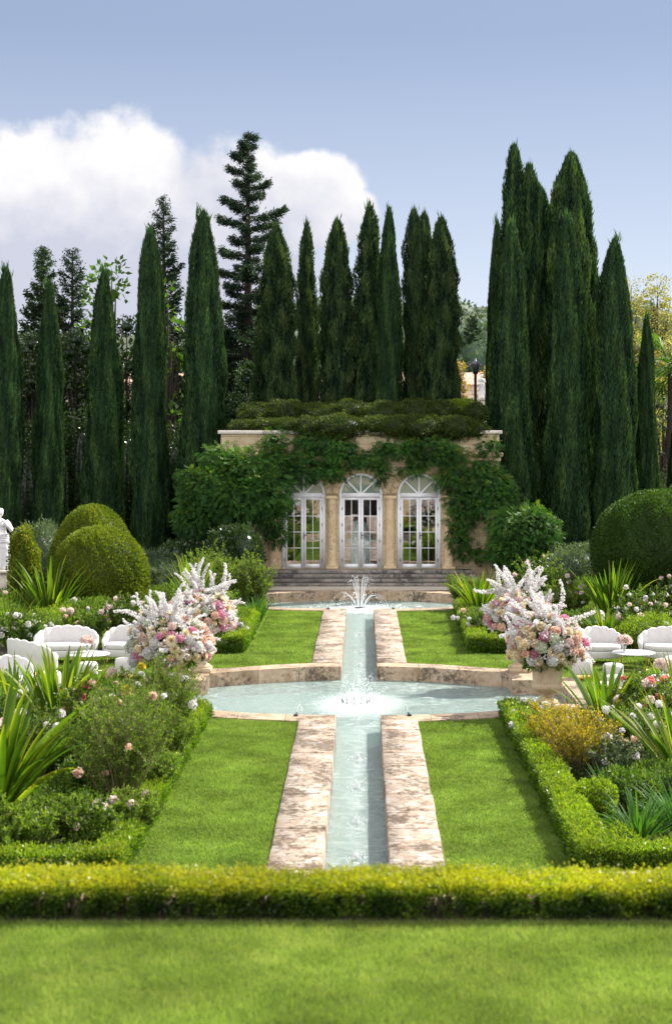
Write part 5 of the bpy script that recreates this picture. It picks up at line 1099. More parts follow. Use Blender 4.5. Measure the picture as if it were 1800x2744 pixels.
# ================================================================== STATUES, LAMP
def statuemesh():
    """draped standing figure ~1.62 m, arm bent up; parts fused by a voxel remesh"""
    g = G(); rs = np.random.default_rng(5); n = 72
    prof = [(0.0, 0.0), (0.25, 0.0), (0.27, 0.05), (0.24, 0.25), (0.215, 0.5), (0.215, 0.72), (0.225, 0.86), (0.19, 0.98), (0.155, 1.06), (0.165, 1.16), (0.195, 1.27), (0.185, 1.34), (0.11, 1.395), (0.055, 1.42), (0.05, 1.46), (0.0, 1.46)]
    P = np.array(prof); z = np.interp(np.linspace(0, 1, 70), np.linspace(0, 1, len(P)), P[:, 1]); r = np.interp(np.linspace(0, 1, 70), np.linspace(0, 1, len(P)), P[:, 0]); th = np.arange(n) / n * 6.283
    fold = np.clip(1 - z / 1.05, 0, 1)[:, None] * 0.10 * np.sin(11 * th[None] + 2.2 * np.sin(2 * th[None]) + 2.0 * z[:, None]) + 0.035 * np.sin(z[:, None] * 34 + 2.5 * np.cos(th[None] - 0.8)) * ((z > 0.55) & (z < 1.15))[:, None]
    rr = r[:, None] * (1 + fold); hip = 0.035 * np.sin(z * 3.0)[:, None]
    V = np.stack([rr * np.cos(th) * 1.0 + hip, rr * np.sin(th) * 0.72, np.broadcast_to(z[:, None], rr.shape)], -1); i = np.arange(69)[:, None] * n; j = np.arange(n)[None, :]
    g.add(V.reshape(-1, 3), np.stack([i + j, i + (j + 1) % n, i + n + (j + 1) % n, i + n + j], -1).reshape(-1, 4))
    ellipsoid(g, (0.005, -0.01, 1.565), (0.078, 0.095, 0.115), 18, 14); ellipsoid(g, (0.0, 0.05, 1.62), (0.085, 0.085, 0.075), 16, 10); ellipsoid(g, (0, 0.11, 1.59), (0.045, 0.05, 0.045), 12, 8)
    ellipsoid(g, (0.005, -0.10, 1.555), (0.014, 0.02, 0.028), 8, 6); ellipsoid(g, (0.005, -0.085, 1.48), (0.03, 0.03, 0.02), 8, 6)
    ellipsoid(g, (-0.07, -0.11, 1.24), (0.06, 0.05, 0.06), 12, 8); ellipsoid(g, (0.08, -0.11, 1.24), (0.06, 0.05, 0.06), 12, 8)
    tube(g, [(0.15, 0, 1.34), (0.24, -0.02, 1.24), (0.31, -0.04, 1.12), (0.29, -0.10, 1.07)], [0.065, 0.06, 0.052, 0.05], 12); tube(g, [(0.30, -0.06, 1.09), (0.21, -0.16, 1.20), (0.11, -0.19, 1.33)], [0.05, 0.042, 0.032], 12)
    for k_ in range(4): tube(g, [(0.12 - 0.015 * k_, -0.19, 1.32), (0.10 - 0.018 * k_, -0.20, 1.37), (0.085 - 0.018 * k_, -0.185, 1.40 - 0.006 * abs(k_ - 1))], [0.012, 0.011, 0.008], 8)
    tube(g, [(0.125, -0.185, 1.31), (0.135, -0.17, 1.355)], [0.012, 0.009], 8)
    tube(g, [(-0.15, 0, 1.34), (-0.24, -0.02, 1.20), (-0.27, -0.03, 1.05)], [0.065, 0.055, 0.05], 12); tube(g, [(-0.27, -0.03, 1.06), (-0.20, -0.17, 0.98), (-0.10, -0.21, 0.95)], [0.05, 0.04, 0.032], 12)
    for k_ in range(4): tube(g, [(-0.11, -0.21, 0.97 - 0.02 * k_), (-0.06, -0.225, 0.968 - 0.022 * k_), (-0.02, -0.21, 0.96 - 0.022 * k_)], [0.012, 0.011, 0.008], 8)
    tube(g, [(-0.12, -0.2, 0.98), (-0.085, -0.21, 1.015)], [0.012, 0.009], 8)
    for k_ in range(5): a = np.linspace(3.3, 6.1, 12); tube(g, np.stack([0.22 * np.cos(a), 0.17 * np.sin(a), 0.93 - 0.05 * k_ + 0.05 * np.cos(a + 1)], -1), 0.018, 6)
    me = g.mesh('figure', m_marble); o = bpy.data.objects.new('tmp', me); COL.objects.link(o)
    md = o.modifiers.new('r', 'REMESH'); md.mode = 'VOXEL'; md.voxel_size = 0.009; md2 = o.modifiers.new('s', 'SMOOTH'); md2.iterations = 3; md2.factor = 0.5
    dg = bpy.context.evaluated_depsgraph_get(); m2 = bpy.data.meshes.new_from_object(o.evaluated_get(dg)); bpy.data.objects.remove(o); m2.materials.clear(); m2.materials.append(m_marble); m2.name = 'figure'
    m2.polygons.foreach_set('use_smooth', np.ones(len(m2.polygons), dtype=bool)); return m2
FIG = statuemesh()
x_, z_ = at(2, 1361, 43)
t = thing('marble_statue', 'white marble statue of a draped figure with bent arm at the left edge', 'statue', (x_, 43, 0), R(8), 'white garden statues'); o = link('figure', FIG, t, (0, 0, z_ - 1.70)); 
g = G(); ph = z_ - 1.70; bbox(g, -0.30, 0.30, -0.27, 0.27, 0, 0.12, .01); bbox(g, -0.24, 0.24, -0.21, 0.21, 0.121, ph - 0.08, .01); bbox(g, -0.31, 0.31, -0.28, 0.28, ph - 0.079, ph, .015); link('pedestal', g.mesh('pedestal', m_cap), t)
x_, z_ = at(1290, 1002, 82); zb = at(1290, 1066, 82)[1]
t = thing('marble_statue', 'small distant pale statue on a bright plinth beside the lamp post', 'statue', (x_, 82, 4.0), R(-20), 'white garden statues'); o = link('figure', FIG, t, (0, 0, zb - 4.0)); s_ = (z_ - zb) / 1.70; o.scale = (s_,) * 3
g = G(); bbox(g, -0.34, 0.34, -0.34, 0.34, 0, zb - 4.15, .02); bbox(g, -0.4, 0.4, -0.4, 0.4, zb - 4.149, zb - 4.0, .02); link('pedestal', g.mesh('pedestal', m_cap), t)
x_, zt = at(1273, 961, 62); zb = 5.2
t = thing('garden_lamp', 'dark lamp post with grey head and small spotlights above the roof hedges', 'lamp', (x_, 62, zb)); H = zt - zb
g = G(); tube(g, [(0, 0, 0), (0, 0, H - 0.58)], 0.055, 12); lathe(g, [(0.055, H - 0.62), (0.10, H - 0.60), (0.115, H - 0.42), (0.0, H - 0.42)], 20); link('post', g.mesh('post', m_lampblk, True), t)
g = G(); lathe(g, [(0, H - 0.415), (0.13, H - 0.415), (0.145, H - 0.22), (0.15, H - 0.19), (0.10, H - 0.11), (0.05, H - 0.09), (0.045, H - 0.03), (0.02, H), (0, H)], 24); link('head', g.mesh('head', m_lampgrey, True), t)
for a in (-0.3, 1.7, 3.5):
    g = G(); c_, s_ = math.cos(a), math.sin(a); tube(g, [(0.12 * c_, 0.12 * s_, H - 0.22), (0.19 * c_, 0.19 * s_, H - 0.24)], 0.02, 8); tube(g, [(0.18 * c_, 0.18 * s_, H - 0.20), (0.24 * c_, 0.24 * s_, H - 0.31)], [0.05, 0.06], 12); link('spotlight', g.mesh('spotlight', m_lampgrey, True), t)

# ================================================================== BED PLANTS
def flax(label, x, y, h, seed, n=54, spread=0.8, mat=None, w=0.055, name='flax_plant', group='large strap leaved flax plants', zb=0.0, curl=0.5, cat='plant', yellow=0.25):
    rs = np.random.default_rng(seed); t = thing(name, label, cat, (x, y, zb), 0, group); g = G()
    for i in range(n):
        a = i * 2.39996 + rs.normal(0, .25); lean = rs.uniform(0.05, 1.0) ** 0.8 * spread; L = h * rs.uniform(0.75, 1.15) * (1 + 0.15 * lean); k_ = 9; s = np.linspace(0, 1, k_)
        el = (math.pi / 2 - lean * 0.75) - curl * rs.uniform(0.3, 1.5) * s ** 2.2 * (0.4 + lean); ds = L / (k_ - 1)
        rad = np.concatenate([[0], np.cumsum(np.cos(el[:-1]) * ds)]) + 0.04; z = np.concatenate([[0], np.cumsum(np.sin(el[:-1]) * ds)])
        C = np.stack([np.cos(a) * rad, np.sin(a) * rad, z], -1); tw = rs.normal(0, 0.5); sd = np.array([-math.sin(a) * math.cos(tw), math.cos(a) * math.cos(tw), math.sin(tw)])
        ww = w * rs.uniform(.7, 1.2) * np.minimum(0.55 + 1.2 * s, 1.0) * np.clip((1 - s) * 3.0, 0.02, 1) ** 0.8
        up = np.array([0, 0, 1.0]) * 0.25; V = np.stack([C - sd * ww[:, None] / 2 + up * ww[:, None], C, C + sd * ww[:, None] / 2 + up * ww[:, None]], 1)
        j = np.arange(k_ - 1)[:, None] * 3; Q = np.concatenate([np.stack([j + c, j + c + 1, j + 3 + c + 1, j + 3 + c], -1) for c in (0, 1)], 1).reshape(-1, 4)
        b = np.clip(rs.normal(0.35, .15), 0, .7); ed = 0.95 if rs.random() < yellow else b + 0.1; tn = np.stack([np.full(k_, ed), np.full(k_, b), np.full(k_, b if rs.random() < .5 else ed)], 1) + (s[:, None] > .88) * 0.35 * (rs.random() < .5)
        g.add(V.reshape(-1, 3), Q, tone=np.clip(tn, 0, 1).ravel())
    link('leaves', g.mesh('leaves', mat or m_flax), t); return t
def wispy(label, x, y, h, w, seed, mat, n=34, L=0.05, W=0.022, per=46, name='wispy_shrub', group='loose upright shrubs in the flower beds', flowers=None, nf=0, zb=0.0, base=0.12, cat='shrub', tw=0.006, bare=0.2, side=5):
    rs = np.random.default_rng(seed); t = thing(name, label, cat, (x, y, zb), 0, group); gs_ = G(); g = G(); tips = []
    for i in range(n):
        a = i * 2.39996 + rs.normal(0, .3); ln = math.sqrt((i + .5) / n) * w / 2; H = h * rs.uniform(0.70, 1.05) * (1 - 0.25 * (ln / (w / 2)) ** 2); s = np.linspace(0, 1, 7)
        r0 = rs.random() * base; bx = math.cos(a) * r0; by = math.sin(a) * r0
        B = np.stack([bx + math.cos(a) * ln * s ** 1.2 + rs.normal(0, .012, 7) * h, by + math.sin(a) * ln * s ** 1.2 + rs.normal(0, .012, 7) * h, H * s], -1); tube(gs_, B, np.linspace(tw * 1.6, tw * .4, 7) * (h ** .5), 4, cap=False); tips.append(B[-1])
        br = [B]
        for q in range(side):
            u = rs.uniform(0.3, 0.92); p = np.array([np.interp(u, s, B[:, j]) for j in range(3)]); d = sphdir(1, rs)[0]; d[2] = abs(d[2]) + 0.5; e = p + d * h * rs.uniform(.08, .22) * 1.1; bb = np.stack([p + (e - p) * v for v in np.linspace(0, 1, 7)]); br.append(bb); tips.append(e)
            tube(gs_, bb[[0, 3, 6]], [tw * .5, tw * .4, tw * .25], 3, cap=False)
        for bi, b in enumerate(br):
            m_ = int(per * (1 if bi == 0 else 0.5)); u = bare * (bi == 0) + (1 - bare * (bi == 0)) * rs.random(m_); P = np.stack([np.interp(u, s, b[:, j]) for j in range(3)], -1) + rs.normal(0, 0.012, (m_, 3))
            D = rs.normal(0, .8, (m_, 3)) + np.array([0, 0, 0.75]); leaves(g, P, D, L * rs.uniform(.6, 1.3, m_), W * rs.uniform(.7, 1.3, m_), np.clip(rs.normal(.38, .18, m_) + 0.35 * (u > .85), 0, 1), rs=rs)
    link('stem', gs_.mesh('stem', m_twig), t); link('foliage', g.mesh('foliage', mat), t)
    if flowers:
        for i in range(nf):
            p = tips[rs.integers(len(tips))] if rs.random() < .8 else sphdir(1, rs)[0] * [w / 2 * .9, w / 2 * .9, h * .3] + [0, 0, h * .65]
            f_ = flowers[rs.integers(len(flowers))]; o = link('rose', f_, t, p + rs.normal(0, .02, 3)); orient(o, np.array([0, -0.5, 1]) + rs.normal(0, .4, 3), rs.random() * 6); s_ = rs.uniform(.8, 1.3); o.scale = (s_,) * 3
    return t
RW = ballflower('rose', 0.042, 60, 0.035, 0.045, m_pw, 41); RP = PE; RS = ballflower('rose', 0.05, 60, 0.045, 0.05, m_ps, 42); RY = ballflower('rose', 0.05, 50, 0.045, 0.05, m_yel, 43); RPP = PE2
def mound(label, x, y, r, h, seed, mat, L=0.06, W=0.028, dens=900, name='low_shrub', group='low rounded shrubs in the flower beds', core=0.6, cat='shrub', shell=(0.62, 1.08), flowers=None, nf=0):
    rs = np.random.default_rng(seed); t = thing(name, label, cat, (x, y, 0), 0, group); g = G(); bl = [((0, 0, h * .45), (r * .8, r * .8, h * .52))]
    for i in range(6):
        a = i * 1.05 + rs.normal(0, .2); bl.append(((math.cos(a) * r * .5, math.sin(a) * r * .5, h * rs.uniform(.3, .6)), (r * rs.uniform(.38, .52),) * 2 + (h * rs.uniform(.32, .45),)))
    blobcloud(g, bl, dens, L, W, rs, shell=shell, core=core, up=0.6); link('foliage', g.mesh('foliage', mat), t)
    if flowers:
        for i in range(nf):
            d = sphdir(1, rs)[0]; d[2] = abs(d[2]) * .9 + .1; d[1] = -abs(d[1]) if rs.random() < .6 else d[1]; o = link('rose', flowers[rs.integers(len(flowers))], t, d * [r, r, h * .55] + [0, 0, h * .45]); orient(o, d + np.array([0, -.3, .3]), rs.random() * 6); s_ = rs.uniform(.8, 1.35); o.scale = (s_,) * 3
    return t
def gx(px, Y): return at(px, 1165, Y)[0]
# --- left near bed
flax('big bright flax clump at the left edge nearest the camera', gx(-5, 20.3), 20.3, 1.65, 401, n=95, spread=1.1, w=0.11, yellow=0.4)
flax('yellowing flax clump left of the wispy bush, in front of the left loveseats', gx(160, 25), 25, 1.45, 402, n=80, spread=0.75, w=0.10, yellow=0.7)
flax('flax clump with pale drooping leaves at the left edge in front of the armchair', gx(40, 27), 27, 1.15, 403, n=33, spread=1.1, w=0.06)
wispy('tall loose feathery bush with bare brown stems in the left bed near the hedge corner', gx(322, 20.4), 20.4, 1.75, 1.45, 411, m_herb, n=46, per=60, L=0.045, W=0.018, side=7, flowers=[RPP], nf=6)
wispy('tall loose feathery bush in front of the left bouquet', gx(455, 25.2), 25.2, 1.45, 0.95, 412, m_herb, n=40, per=60, L=0.045, W=0.018, side=7, flowers=[RW], nf=4)
wispy('loose feathery bush between the two tall ones in the left bed', gx(355, 23.3), 23.3, 1.35, 1.5, 413, m_herb, n=36, per=55, L=0.045, W=0.018, side=7, flowers=[RW, RY], nf=7)
wispy('rose bush with salmon and pink blooms beside the yellowing flax', gx(235, 24.6), 24.6, 1.25, 1.0, 414, m_rose_l, n=30, L=0.05, W=0.032, name='rose_bush', group='rose bushes', flowers=[RS, RP, RPP], nf=14, cat='rose bush')
wispy('rose bush with a few pale blooms behind the nearest left flax', gx(95, 22.6), 22.6, 1.1, 1.1, 415, m_rose_l, n=30, L=0.05, W=0.032, name='rose_bush', group='rose bushes', flowers=[RW, RP], nf=12, cat='rose bush')
wispy('dark leaved rose bush at the lower left behind the foreground hedge', gx(215, 18.9), 18.9, 0.62, 1.1, 416, m_rose_l, n=34, per=60, L=0.06, W=0.038, name='rose_bush', group='rose bushes', flowers=[RP], nf=6, cat='rose bush')
wispy('green rose foliage at the lower left corner of the bed', gx(40, 18.6), 18.6, 0.60, 1.3, 417, m_herb, n=34, per=60, L=0.06, W=0.03, name='rose_bush', group='rose bushes', cat='rose bush')
mound('dark leafy low shrub in the left bed below the yellowing flax', gx(150, 23.2), 23.2, 0.55, 0.6, 418, m_rose_l, L=0.07, W=0.04)
mound('leafy low shrub under the feathery bush in the left bed', gx(260, 22.0), 22.0, 0.6, 0.55, 419, m_rose_l, L=0.06, W=0.035, flowers=[RPP], nf=4)
mound('green low shrub beside the left hedge in front of the urn', gx(400, 22.2), 22.2, 0.42, 0.5, 420, m_herb)
mound('green low shrub at the left pool corner', gx(465, 27.2), 27.2, 0.5, 0.6, 421, m_herb, flowers=[RW], nf=4)
mound('green low shrub behind the yellowing flax at left', gx(330, 26.6), 26.6, 0.8, 0.75, 422, m_rose_l, flowers=[RW, RPP], nf=12)
mound('green low shrub left of the yellowing flax', gx(70, 25.6), 25.6, 0.8, 0.8, 423, m_rose_l, flowers=[RW], nf=11)
mound('green low shrub at the left edge beside the nearest armchair', gx(-40, 28.4), 28.4, 0.9, 0.7, 424, m_herb, flowers=[RW], nf=6)
mound('green low shrub right at the corner of the lower left bed', gx(290, 18.9), 18.9, 0.45, 0.42, 425, m_herb)
mound('green low shrub left of the urn at the pool corner', gx(400, 28.0), 28.0, 0.6, 0.6, 426, m_herb, flowers=[RP], nf=6)
# --- left far bed
flax('flax clump in front of the speckled dome at left', gx(135, 39.5), 39.5, 1.75, 431, n=70, spread=0.85, w=0.085, yellow=0.4)
flax('flax clump with yellow edged leaves behind the left bouquets', gx(520, 41), 41, 1.7, 432, n=49, spread=0.6, w=0.10, yellow=0.7)
flax('dark strap leaved clump at the hedge right of the left bouquets', gx(690, 41.5), 41.5, 0.75, 433, n=52, spread=0.9, w=0.04, mat=m_agap, yellow=0)
flax('small flax clump at the left edge beside the white roses', gx(25, 36.5), 36.5, 1.2, 434, n=44, spread=1.0, w=0.06, yellow=0.3)
flax('small flax clump right of the speckled dome foot', gx(215, 41.0), 40.2, 1.1, 435, n=31, spread=1.1, w=0.08, yellow=0.6)
wispy('loose yellow green bush overhanging the left end of the far pool', gx(672, 43), 43, 1.65, 1.2, 441, m_herb, n=40, per=50, L=0.075, W=0.026, side=7, tw=0.009)
wispy('grey green bush below the dark camellia at left', gx(560, 46), 46, 1.65, 1.9, 442, m_herb, n=44, per=50, L=0.08, W=0.03, side=7)
wispy('small pale green bush right of the speckled dome', gx(440, 44), 44, 1.35, 1.3, 443, m_grey, n=36, per=46, L=0.07, W=0.03, side=6)
wispy('pale bush with small white blooms left of the left bouquets', gx(400, 40.5), 40.5, 1.0, 1.7, 444, m_herb, n=34, L=0.07, W=0.03, flowers=[RW, RP], nf=12, name='rose_bush', group='rose bushes', cat='rose bush')
wispy('rose bush with pale pink blooms just behind the left armchair', gx(330, 37), 37, 1.25, 1.0, 445, m_rose_l, n=26, L=0.07, W=0.04, flowers=[RP, RW], nf=24, name='rose_bush', group='rose bushes', cat='rose bush')
wispy('rose bush with white blooms left of the wide left loveseat', gx(55, 35.5), 35.5, 1.05, 1.4, 446, m_rose_l, n=30, L=0.07, W=0.04, flowers=[RW], nf=24, name='rose_bush', group='rose bushes', cat='rose bush')
wispy('rose bush with blush blooms directly behind the wide left loveseat', gx(235, 36.6), 36.6, 0.95, 1.2, 447, m_rose_l, n=26, L=0.07, W=0.04, flowers=[RP, RPP], nf=16, name='rose_bush', group='rose bushes', cat='rose bush')
mound('lime green feathery low shrub behind the wide left loveseat', gx(150, 37), 37, 1.0, 0.95, 451, m_lime, L=0.07, W=0.02, dens=700)
mound('green bush between the speckled dome and the left bouquets', gx(330, 42), 42, 1.3, 1.1, 452, m_herb, L=0.08, dens=500)
mound('green bush in front of the marble statue', gx(40, 40.5), 40.5, 1.1, 1.0, 453, m_herb, L=0.08, dens=500, flowers=[RP], nf=6)
mound('green bush in front of the speckled dome foot', gx(250, 39), 39, 1.0, 0.95, 454, m_herb, L=0.08, dens=500, flowers=[RW], nf=7)
mound('small silver green bush inside the left far hedge corner', gx(610, 37.2), 37.2, 0.55, 0.55, 455, m_grey, L=0.05, dens=900, flowers=[RW], nf=6)
mound('green bush filling the left far bed beside the hedge', gx(610, 39.8), 39.8, 0.7, 0.7, 456, m_herb, L=0.07, dens=600)
mound('green bush behind the flax with yellow edges at left', gx(470, 43), 43, 0.9, 0.95, 457, m_herb, L=0.07, dens=500)
mound('green bush at the far left edge behind the white roses', gx(-30, 38.5), 38.5, 1.1, 1.0, 458, m_herb, L=0.08, dens=500)
mound('dark glossy round camellia bush at the left foot of the garden house', gx(622, 50.6), 50.6, 1.15, 2.05, 461, m_dark, L=0.11, W=0.06, dens=420, core=0.8, name='camellia_bush', group='dark bushes beneath the trees')
mound('dark green bush left of the camellia beneath the cypresses', gx(500, 52), 52, 1.2, 1.5, 462, m_dark, L=0.11, W=0.06, dens=300, core=0.8, group='dark bushes beneath the trees')
mound('bluish green bush right of the domes beneath the cypresses', gx(420, 51), 51, 1.1, 1.25, 463, m_grey, L=0.14, W=0.03, dens=300, core=0.8, group='dark bushes beneath the trees')
mound('dark green shrub with pale shoots between the statue and the domes', gx(110, 49), 49, 1.1, 2.3, 464, m_grey, L=0.16, W=0.035, dens=240, core=0.8, group='dark bushes beneath the trees')
mound('dark green undergrowth behind the statue', gx(20, 53), 53, 1.6, 1.6, 465, m_dark, L=0.11, W=0.06, dens=250, core=0.85, group='dark bushes beneath the trees')
mound('dark green undergrowth behind the pair of domes', gx(260, 53), 53, 1.9, 1.6, 466, m_dark, L=0.11, W=0.06, dens=250, core=0.85, group='dark bushes beneath the trees')
x_, z_ = at(65, 1421, 41)
rs = np.random.default_rng(467); g = G(); blobcloud(g, [((0, 0, z_ * .5), (.40, .40, z_ * .52)), ((-.1, 0, z_ * .82), (.26, .26, .32)), ((.15, 0, z_ * .72), (.26, .26, .4)), ((.05, 0, z_ * .9), (.16, .16, .26))], 1300, 0.07, 0.035, rs, core=0.8, up=0.9)
t = thing('yew_shrub', 'small upright yew with pale yellow tips right beside the marble statue', 'shrub', (x_, 41, 0), 0); link('foliage', g.mesh('foliage', m_top), t)
# --- right far bed
flax('flax clump leaning left beside the right bouquets near the far pool', gx(1285, 42.5), 42.5, 1.25, 471, n=52, spread=0.95, w=0.085, yellow=0.45)
flax('big flax clump in front of the very large dome at right', gx(1640, 39.8), 39.8, 1.65, 472, n=70, spread=0.9, w=0.085, yellow=0.3)
flax('smaller flax clump with drooping leaves just behind the right armchair', gx(1625, 37.0), 37.0, 0.95, 473, n=44, spread=1.05, w=0.07, yellow=0.5)
wispy('fine yellow green bush at the right end of the far pool', gx(1242, 44.6), 44.6, 1.05, 1.0, 474, m_herb, n=36, per=46, L=0.07, W=0.026, side=6)
wispy('rose bush with many white blooms at the right behind the loveseats', gx(1735, 37.5), 37.5, 1.25, 1.8, 475, m_rose_l, n=40, L=0.07, W=0.04, flowers=[RW, RW, RP], nf=41, name='rose_bush', group='rose bushes', cat='rose bush')
wispy('rose bush with white blooms at the right edge below the very large dome', gx(1800, 40), 40, 1.45, 1.6, 476, m_rose_l, n=36, L=0.07, W=0.04, flowers=[RW, RP], nf=28, name='rose_bush', group='rose bushes', cat='rose bush')
wispy('pale rose bush between the right bouquets and the big flax', gx(1520, 41.5), 41.5, 1.15, 1.6, 477, m_herb, n=34, L=0.07, W=0.035, flowers=[RW, RP], nf=16, name='rose_bush', group='rose bushes', cat='rose bush')
wispy('rose bush with yellow green shoots behind the right bouquets', gx(1440, 43.5), 43.5, 1.65, 1.6, 478, m_rose_l, n=30, L=0.08, W=0.045, flowers=[RP], nf=7, name='rose_bush', group='rose bushes', cat='rose bush')
wispy('rose bush with white blooms inside the right far hedge corner', gx(1300, 37.6), 37.6, 0.85, 1.1, 479, m_rose_l, n=30, L=0.06, W=0.035, flowers=[RW, RP], nf=14, name='rose_bush', group='rose bushes', cat='rose bush')
mound('low green bush inside the right far hedge', gx(1290, 39.5), 39.5, 0.75, 0.65, 481, m_rose_l, L=0.07, dens=550, flowers=[RW, RPP], nf=11)
mound('low green bush behind the right armchair', gx(1560, 38.5), 38.5, 0.9, 0.7, 482, m_rose_l, L=0.07, dens=500, flowers=[RW], nf=7)
mound('dense yellow green bush behind the right loveseat', gx(1740, 36.3), 36.3, 0.85, 0.85, 483, m_lime, L=0.05, W=0.03, dens=800, core=0.75)
mound('dark low bush under the very large dome', gx(1740, 41.5), 41.0, 1.5, 0.7, 484, m_dark, L=0.09, W=0.05, dens=350, core=0.8)
mound('low green bush right of the far pool', gx(1400, 41), 41, 1.0, 0.8, 485, m_herb, L=0.07, dens=450)
mound('dark bluish bush with a pale sprig left of the very large dome', gx(1545, 50), 50, 1.2, 1.5, 486, m_grey, L=0.13, W=0.035, dens=300, core=0.8, group='dark bushes beneath the trees')
mound('small bright green tuft left of the very large dome', gx(1570, 47), 47, 0.45, 0.7, 487, m_bright, L=0.14, W=0.03, dens=300, core=0.3)
mound('dark undergrowth behind the very large dome', gx(1700, 52), 52, 1.8, 1.5, 488, m_dark, L=0.11, W=0.06, dens=250, core=0.85, group='dark bushes beneath the trees')
mound('dark undergrowth between the house shrub and the cypresses at right', gx(1480, 54), 54, 1.3, 1.2, 489, m_dark, L=0.11, W=0.06, dens=250, core=0.85, group='dark bushes beneath the trees')
# --- right near bed
flax('sharp leaved flax with long outstretched leaves in front of the right stools', gx(1618, 26.4), 26.4, 1.10, 491, n=31, spread=1.15, w=0.10, curl=0.25, yellow=0.3)
flax('flax clump at the right edge reaching long leaves to the left', gx(1830, 22.3), 22.3, 1.35, 492, n=52, spread=1.1, w=0.075, curl=0.3, yellow=0.6)
flax('flax clump at the right edge beside the pink roses', gx(1825, 27.0), 27.0, 1.2, 493, n=44, spread=0.8, w=0.06, curl=0.3, yellow=0.6)
flax('glossy dark green agapanthus clump low in the right bed', gx(1712, 18.9), 18.9, 0.68, 494, n=104, spread=1.1, w=0.032, mat=m_agap, name='agapanthus', group='agapanthus clumps', curl=0.8, yellow=0)
flax('second agapanthus clump at the right edge of the bed', gx(1815, 19.4), 19.4, 0.75, 495, n=91, spread=1.1, w=0.035, mat=m_agap, name='agapanthus', group='agapanthus clumps', curl=0.8, yellow=0)
flax('grassy green clump behind the glossy agapanthus', gx(1640, 21.0), 21.0, 0.55, 496, n=78, spread=0.8, w=0.028, mat=m_agap, name='agapanthus', group='agapanthus clumps', curl=0.5, yellow=0)
wispy('golden yellow feathery bush beside the right hedge', gx(1548, 22.8), 22.8, 1.05, 1.15, 501, m_yel, n=46, per=46, L=0.04, W=0.016, side=6, bare=0.45, tw=0.008)
wispy('second golden feathery bush behind the first in the right bed', gx(1490, 24.2), 24.2, 0.95, 0.9, 502, m_yel, n=34, per=40, L=0.04, W=0.016, side=6, bare=0.3)
wispy('rose bush with white blooms at the foot of the right urn', gx(1400, 26.6), 26.6, 0.48, 0.9, 503, m_rose_l, n=30, L=0.05, W=0.034, flowers=[RW], nf=16, name='rose_bush', group='rose bushes', cat='rose bush')
wispy('rose bush with pink blooms in front of the right loveseat back', gx(1735, 26.2), 26.2, 1.05, 1.1, 504, m_rose_l, n=34, L=0.05, W=0.034, flowers=[RS, RP, RP], nf=24, name='rose_bush', group='rose bushes', cat='rose bush')
wispy('rose bush with large white blooms in the right bed', gx(1710, 24.0), 24.0, 0.85, 1.3, 505, m_rose_l, n=34, L=0.05, W=0.034, flowers=[RW], nf=24, name='rose_bush', group='rose bushes', cat='rose bush')
wispy('greyish rose bush with few blooms behind the agapanthus', gx(1660, 22.4), 22.4, 0.70, 1.1, 506, m_grey, n=34, L=0.045, W=0.028, flowers=[RW, RPP], nf=9, name='rose_bush', group='rose bushes', cat='rose bush')
mound('yellow green low shrub by the right hedge', gx(1595, 20.5), 20.5, 0.30, 0.50, 511, m_lime, L=0.045, W=0.03, dens=1600)
mound('dark leafy low shrub behind the agapanthus', gx(1690, 20.9), 20.9, 0.45, 0.55, 512, m_rose_l, L=0.05, dens=1100)
mound('lime green sprigged low shrub in the corner of the right bed', gx(1645, 18.5), 18.5, 0.36, 0.38, 513, m_lime, L=0.05, W=0.02, dens=1500)
mound('low green shrub along the right hedge behind the golden bush', gx(1450, 25.6), 25.6, 0.5, 0.5, 514, m_herb, flowers=[RW], nf=6)
mound('low green shrub under the white roses in the right bed', gx(1790, 24.8), 24.8, 0.7, 0.6, 515, m_rose_l, flowers=[RW], nf=9)
mound('low green shrub between the sharp flax and the pink roses', gx(1680, 27.0), 27.0, 0.6, 0.6, 516, m_rose_l, flowers=[RP], nf=7)
mound('low green shrub left of the sharp flax', gx(1545, 27.0), 26.2, 0.4, 0.34, 517, m_herb, flowers=[RW], nf=6)
mound('low dark shrub at the foot of the right edge flax', gx(1790, 21.6), 21.6, 0.6, 0.5, 518, m_rose_l)
mound('low rusty green shrub between the golden bush and the white roses', gx(1625, 23.6), 23.6, 0.5, 0.5, 519, m_rose_l, flowers=[RPP], nf=4)

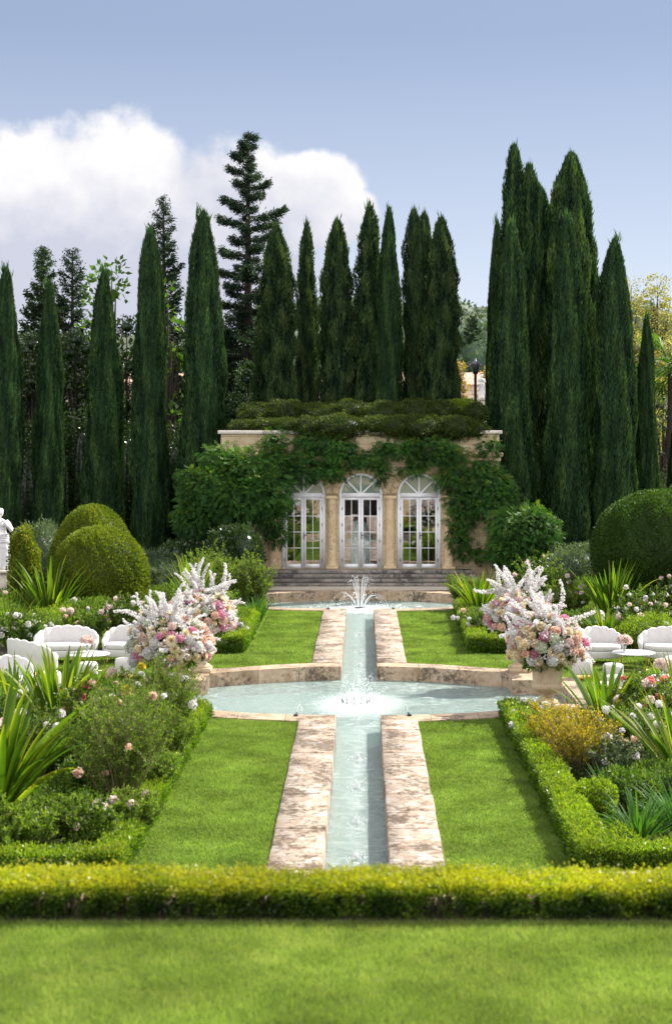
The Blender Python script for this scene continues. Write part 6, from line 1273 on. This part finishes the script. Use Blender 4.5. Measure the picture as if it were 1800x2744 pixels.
# low leafy growth covering the beds
rs = np.random.default_rng(600)
for lab, (x0, x1, y0, y1), n in (('nearer left bed', (-8.5, -3.05, 18.1, 28.0), 70000), ('nearer right bed', (3.0, 8.5, 18.0, 27.8), 70000), ('farther left bed', (-11, -3.1, 36.3, 48), 60000), ('farther right bed', (3.1, 11, 36.3, 48), 60000)):
    x = rs.uniform(x0, x1, n); y = rs.uniform(y0, y1, n); hh = 0.05 + 0.30 * vnoise(x * 1.1, y * 1.1) ** 1.3; k_ = vnoise(x * 2 + 7, y * 2) > 0.22; x, y, hh = x[k_], y[k_], hh[k_]; n = len(x)
    g = G(); P = np.stack([x, y, hh * rs.random(n) ** 0.5], -1); sc = 1.0 if y0 < 20 else 1.4
    leaves(g, P, rs.normal(0, .7, (n, 3)) + [0, 0, .7], 0.055 * sc * rs.uniform(.6, 1.3, n), 0.026 * sc, np.clip(vnoise(x * 1.6, y * 1.6 + 30) * 0.9 + rs.normal(0, .15, n), 0, 1), rs=rs)
    tag(link('ground_cover', g.mesh('ground_cover', m_herb if 'left' in lab else m_rose_l)), 'low leafy ground cover between the plants of the ' + lab, 'ground cover', kind='stuff')

mound('green low shrub screening the nearest left armchair', gx(35, 28.6), 28.6, 0.55, 0.50, 521, m_rose_l, flowers=[RW, RP], nf=8)
wispy('rose bush with pale blooms in front of the left stools', gx(300, 28.6), 28.6, 0.75, 1.3, 522, m_herb, n=30, L=0.05, W=0.03, flowers=[RW, RP, RPP], nf=10, name='rose_bush', group='rose bushes', cat='rose bush')

for i, (px, Y, r, h, lab) in enumerate(((85, 60, 1.3, 5.5, 'dark tall bush closing the gap between the first two left cypresses'), (212, 60, 1.3, 5.8, 'dark tall bush closing the gap above the topiary domes at left'), (345, 60, 1.2, 5.5, 'dark tall bush behind the gap between third and fourth left cypress'),
                          (475, 60, 1.2, 5.5, 'dark tall bush behind the gap between the two tallest left cypresses'), (1455, 60, 1.0, 5.0, 'dark tall bush behind the gap in the right cypress cluster'), (1590, 60, 1.0, 5.0, 'dark tall bush between the middle and right front cypresses of the right cluster'), (1700, 60, 1.3, 4.5, 'dark tall bush behind the small thin right cypress'))):
    mound(lab, gx(px, Y), Y, r, h, 530 + i, m_dark, L=0.12, W=0.065, dens=150, core=0.7, name='bush', group='dark bushes beneath the trees', cat='bush')

for i, (px, Y, w_, h, lab) in enumerate(((400, 21.6, .7, .75, 'loose shrub spilling over the middle of the left hedge'), (352, 19.4, .7, .6, 'loose shrub spilling over the near end of the left hedge'), (455, 23.6, .7, .8, 'loose shrub leaning over the left hedge below the bouquet'))):
    wispy(lab, gx(px, Y), Y, h, w_, 560 + i, m_herb, n=30, per=50, L=0.045, W=0.02, side=6, flowers=[RP], nf=2)
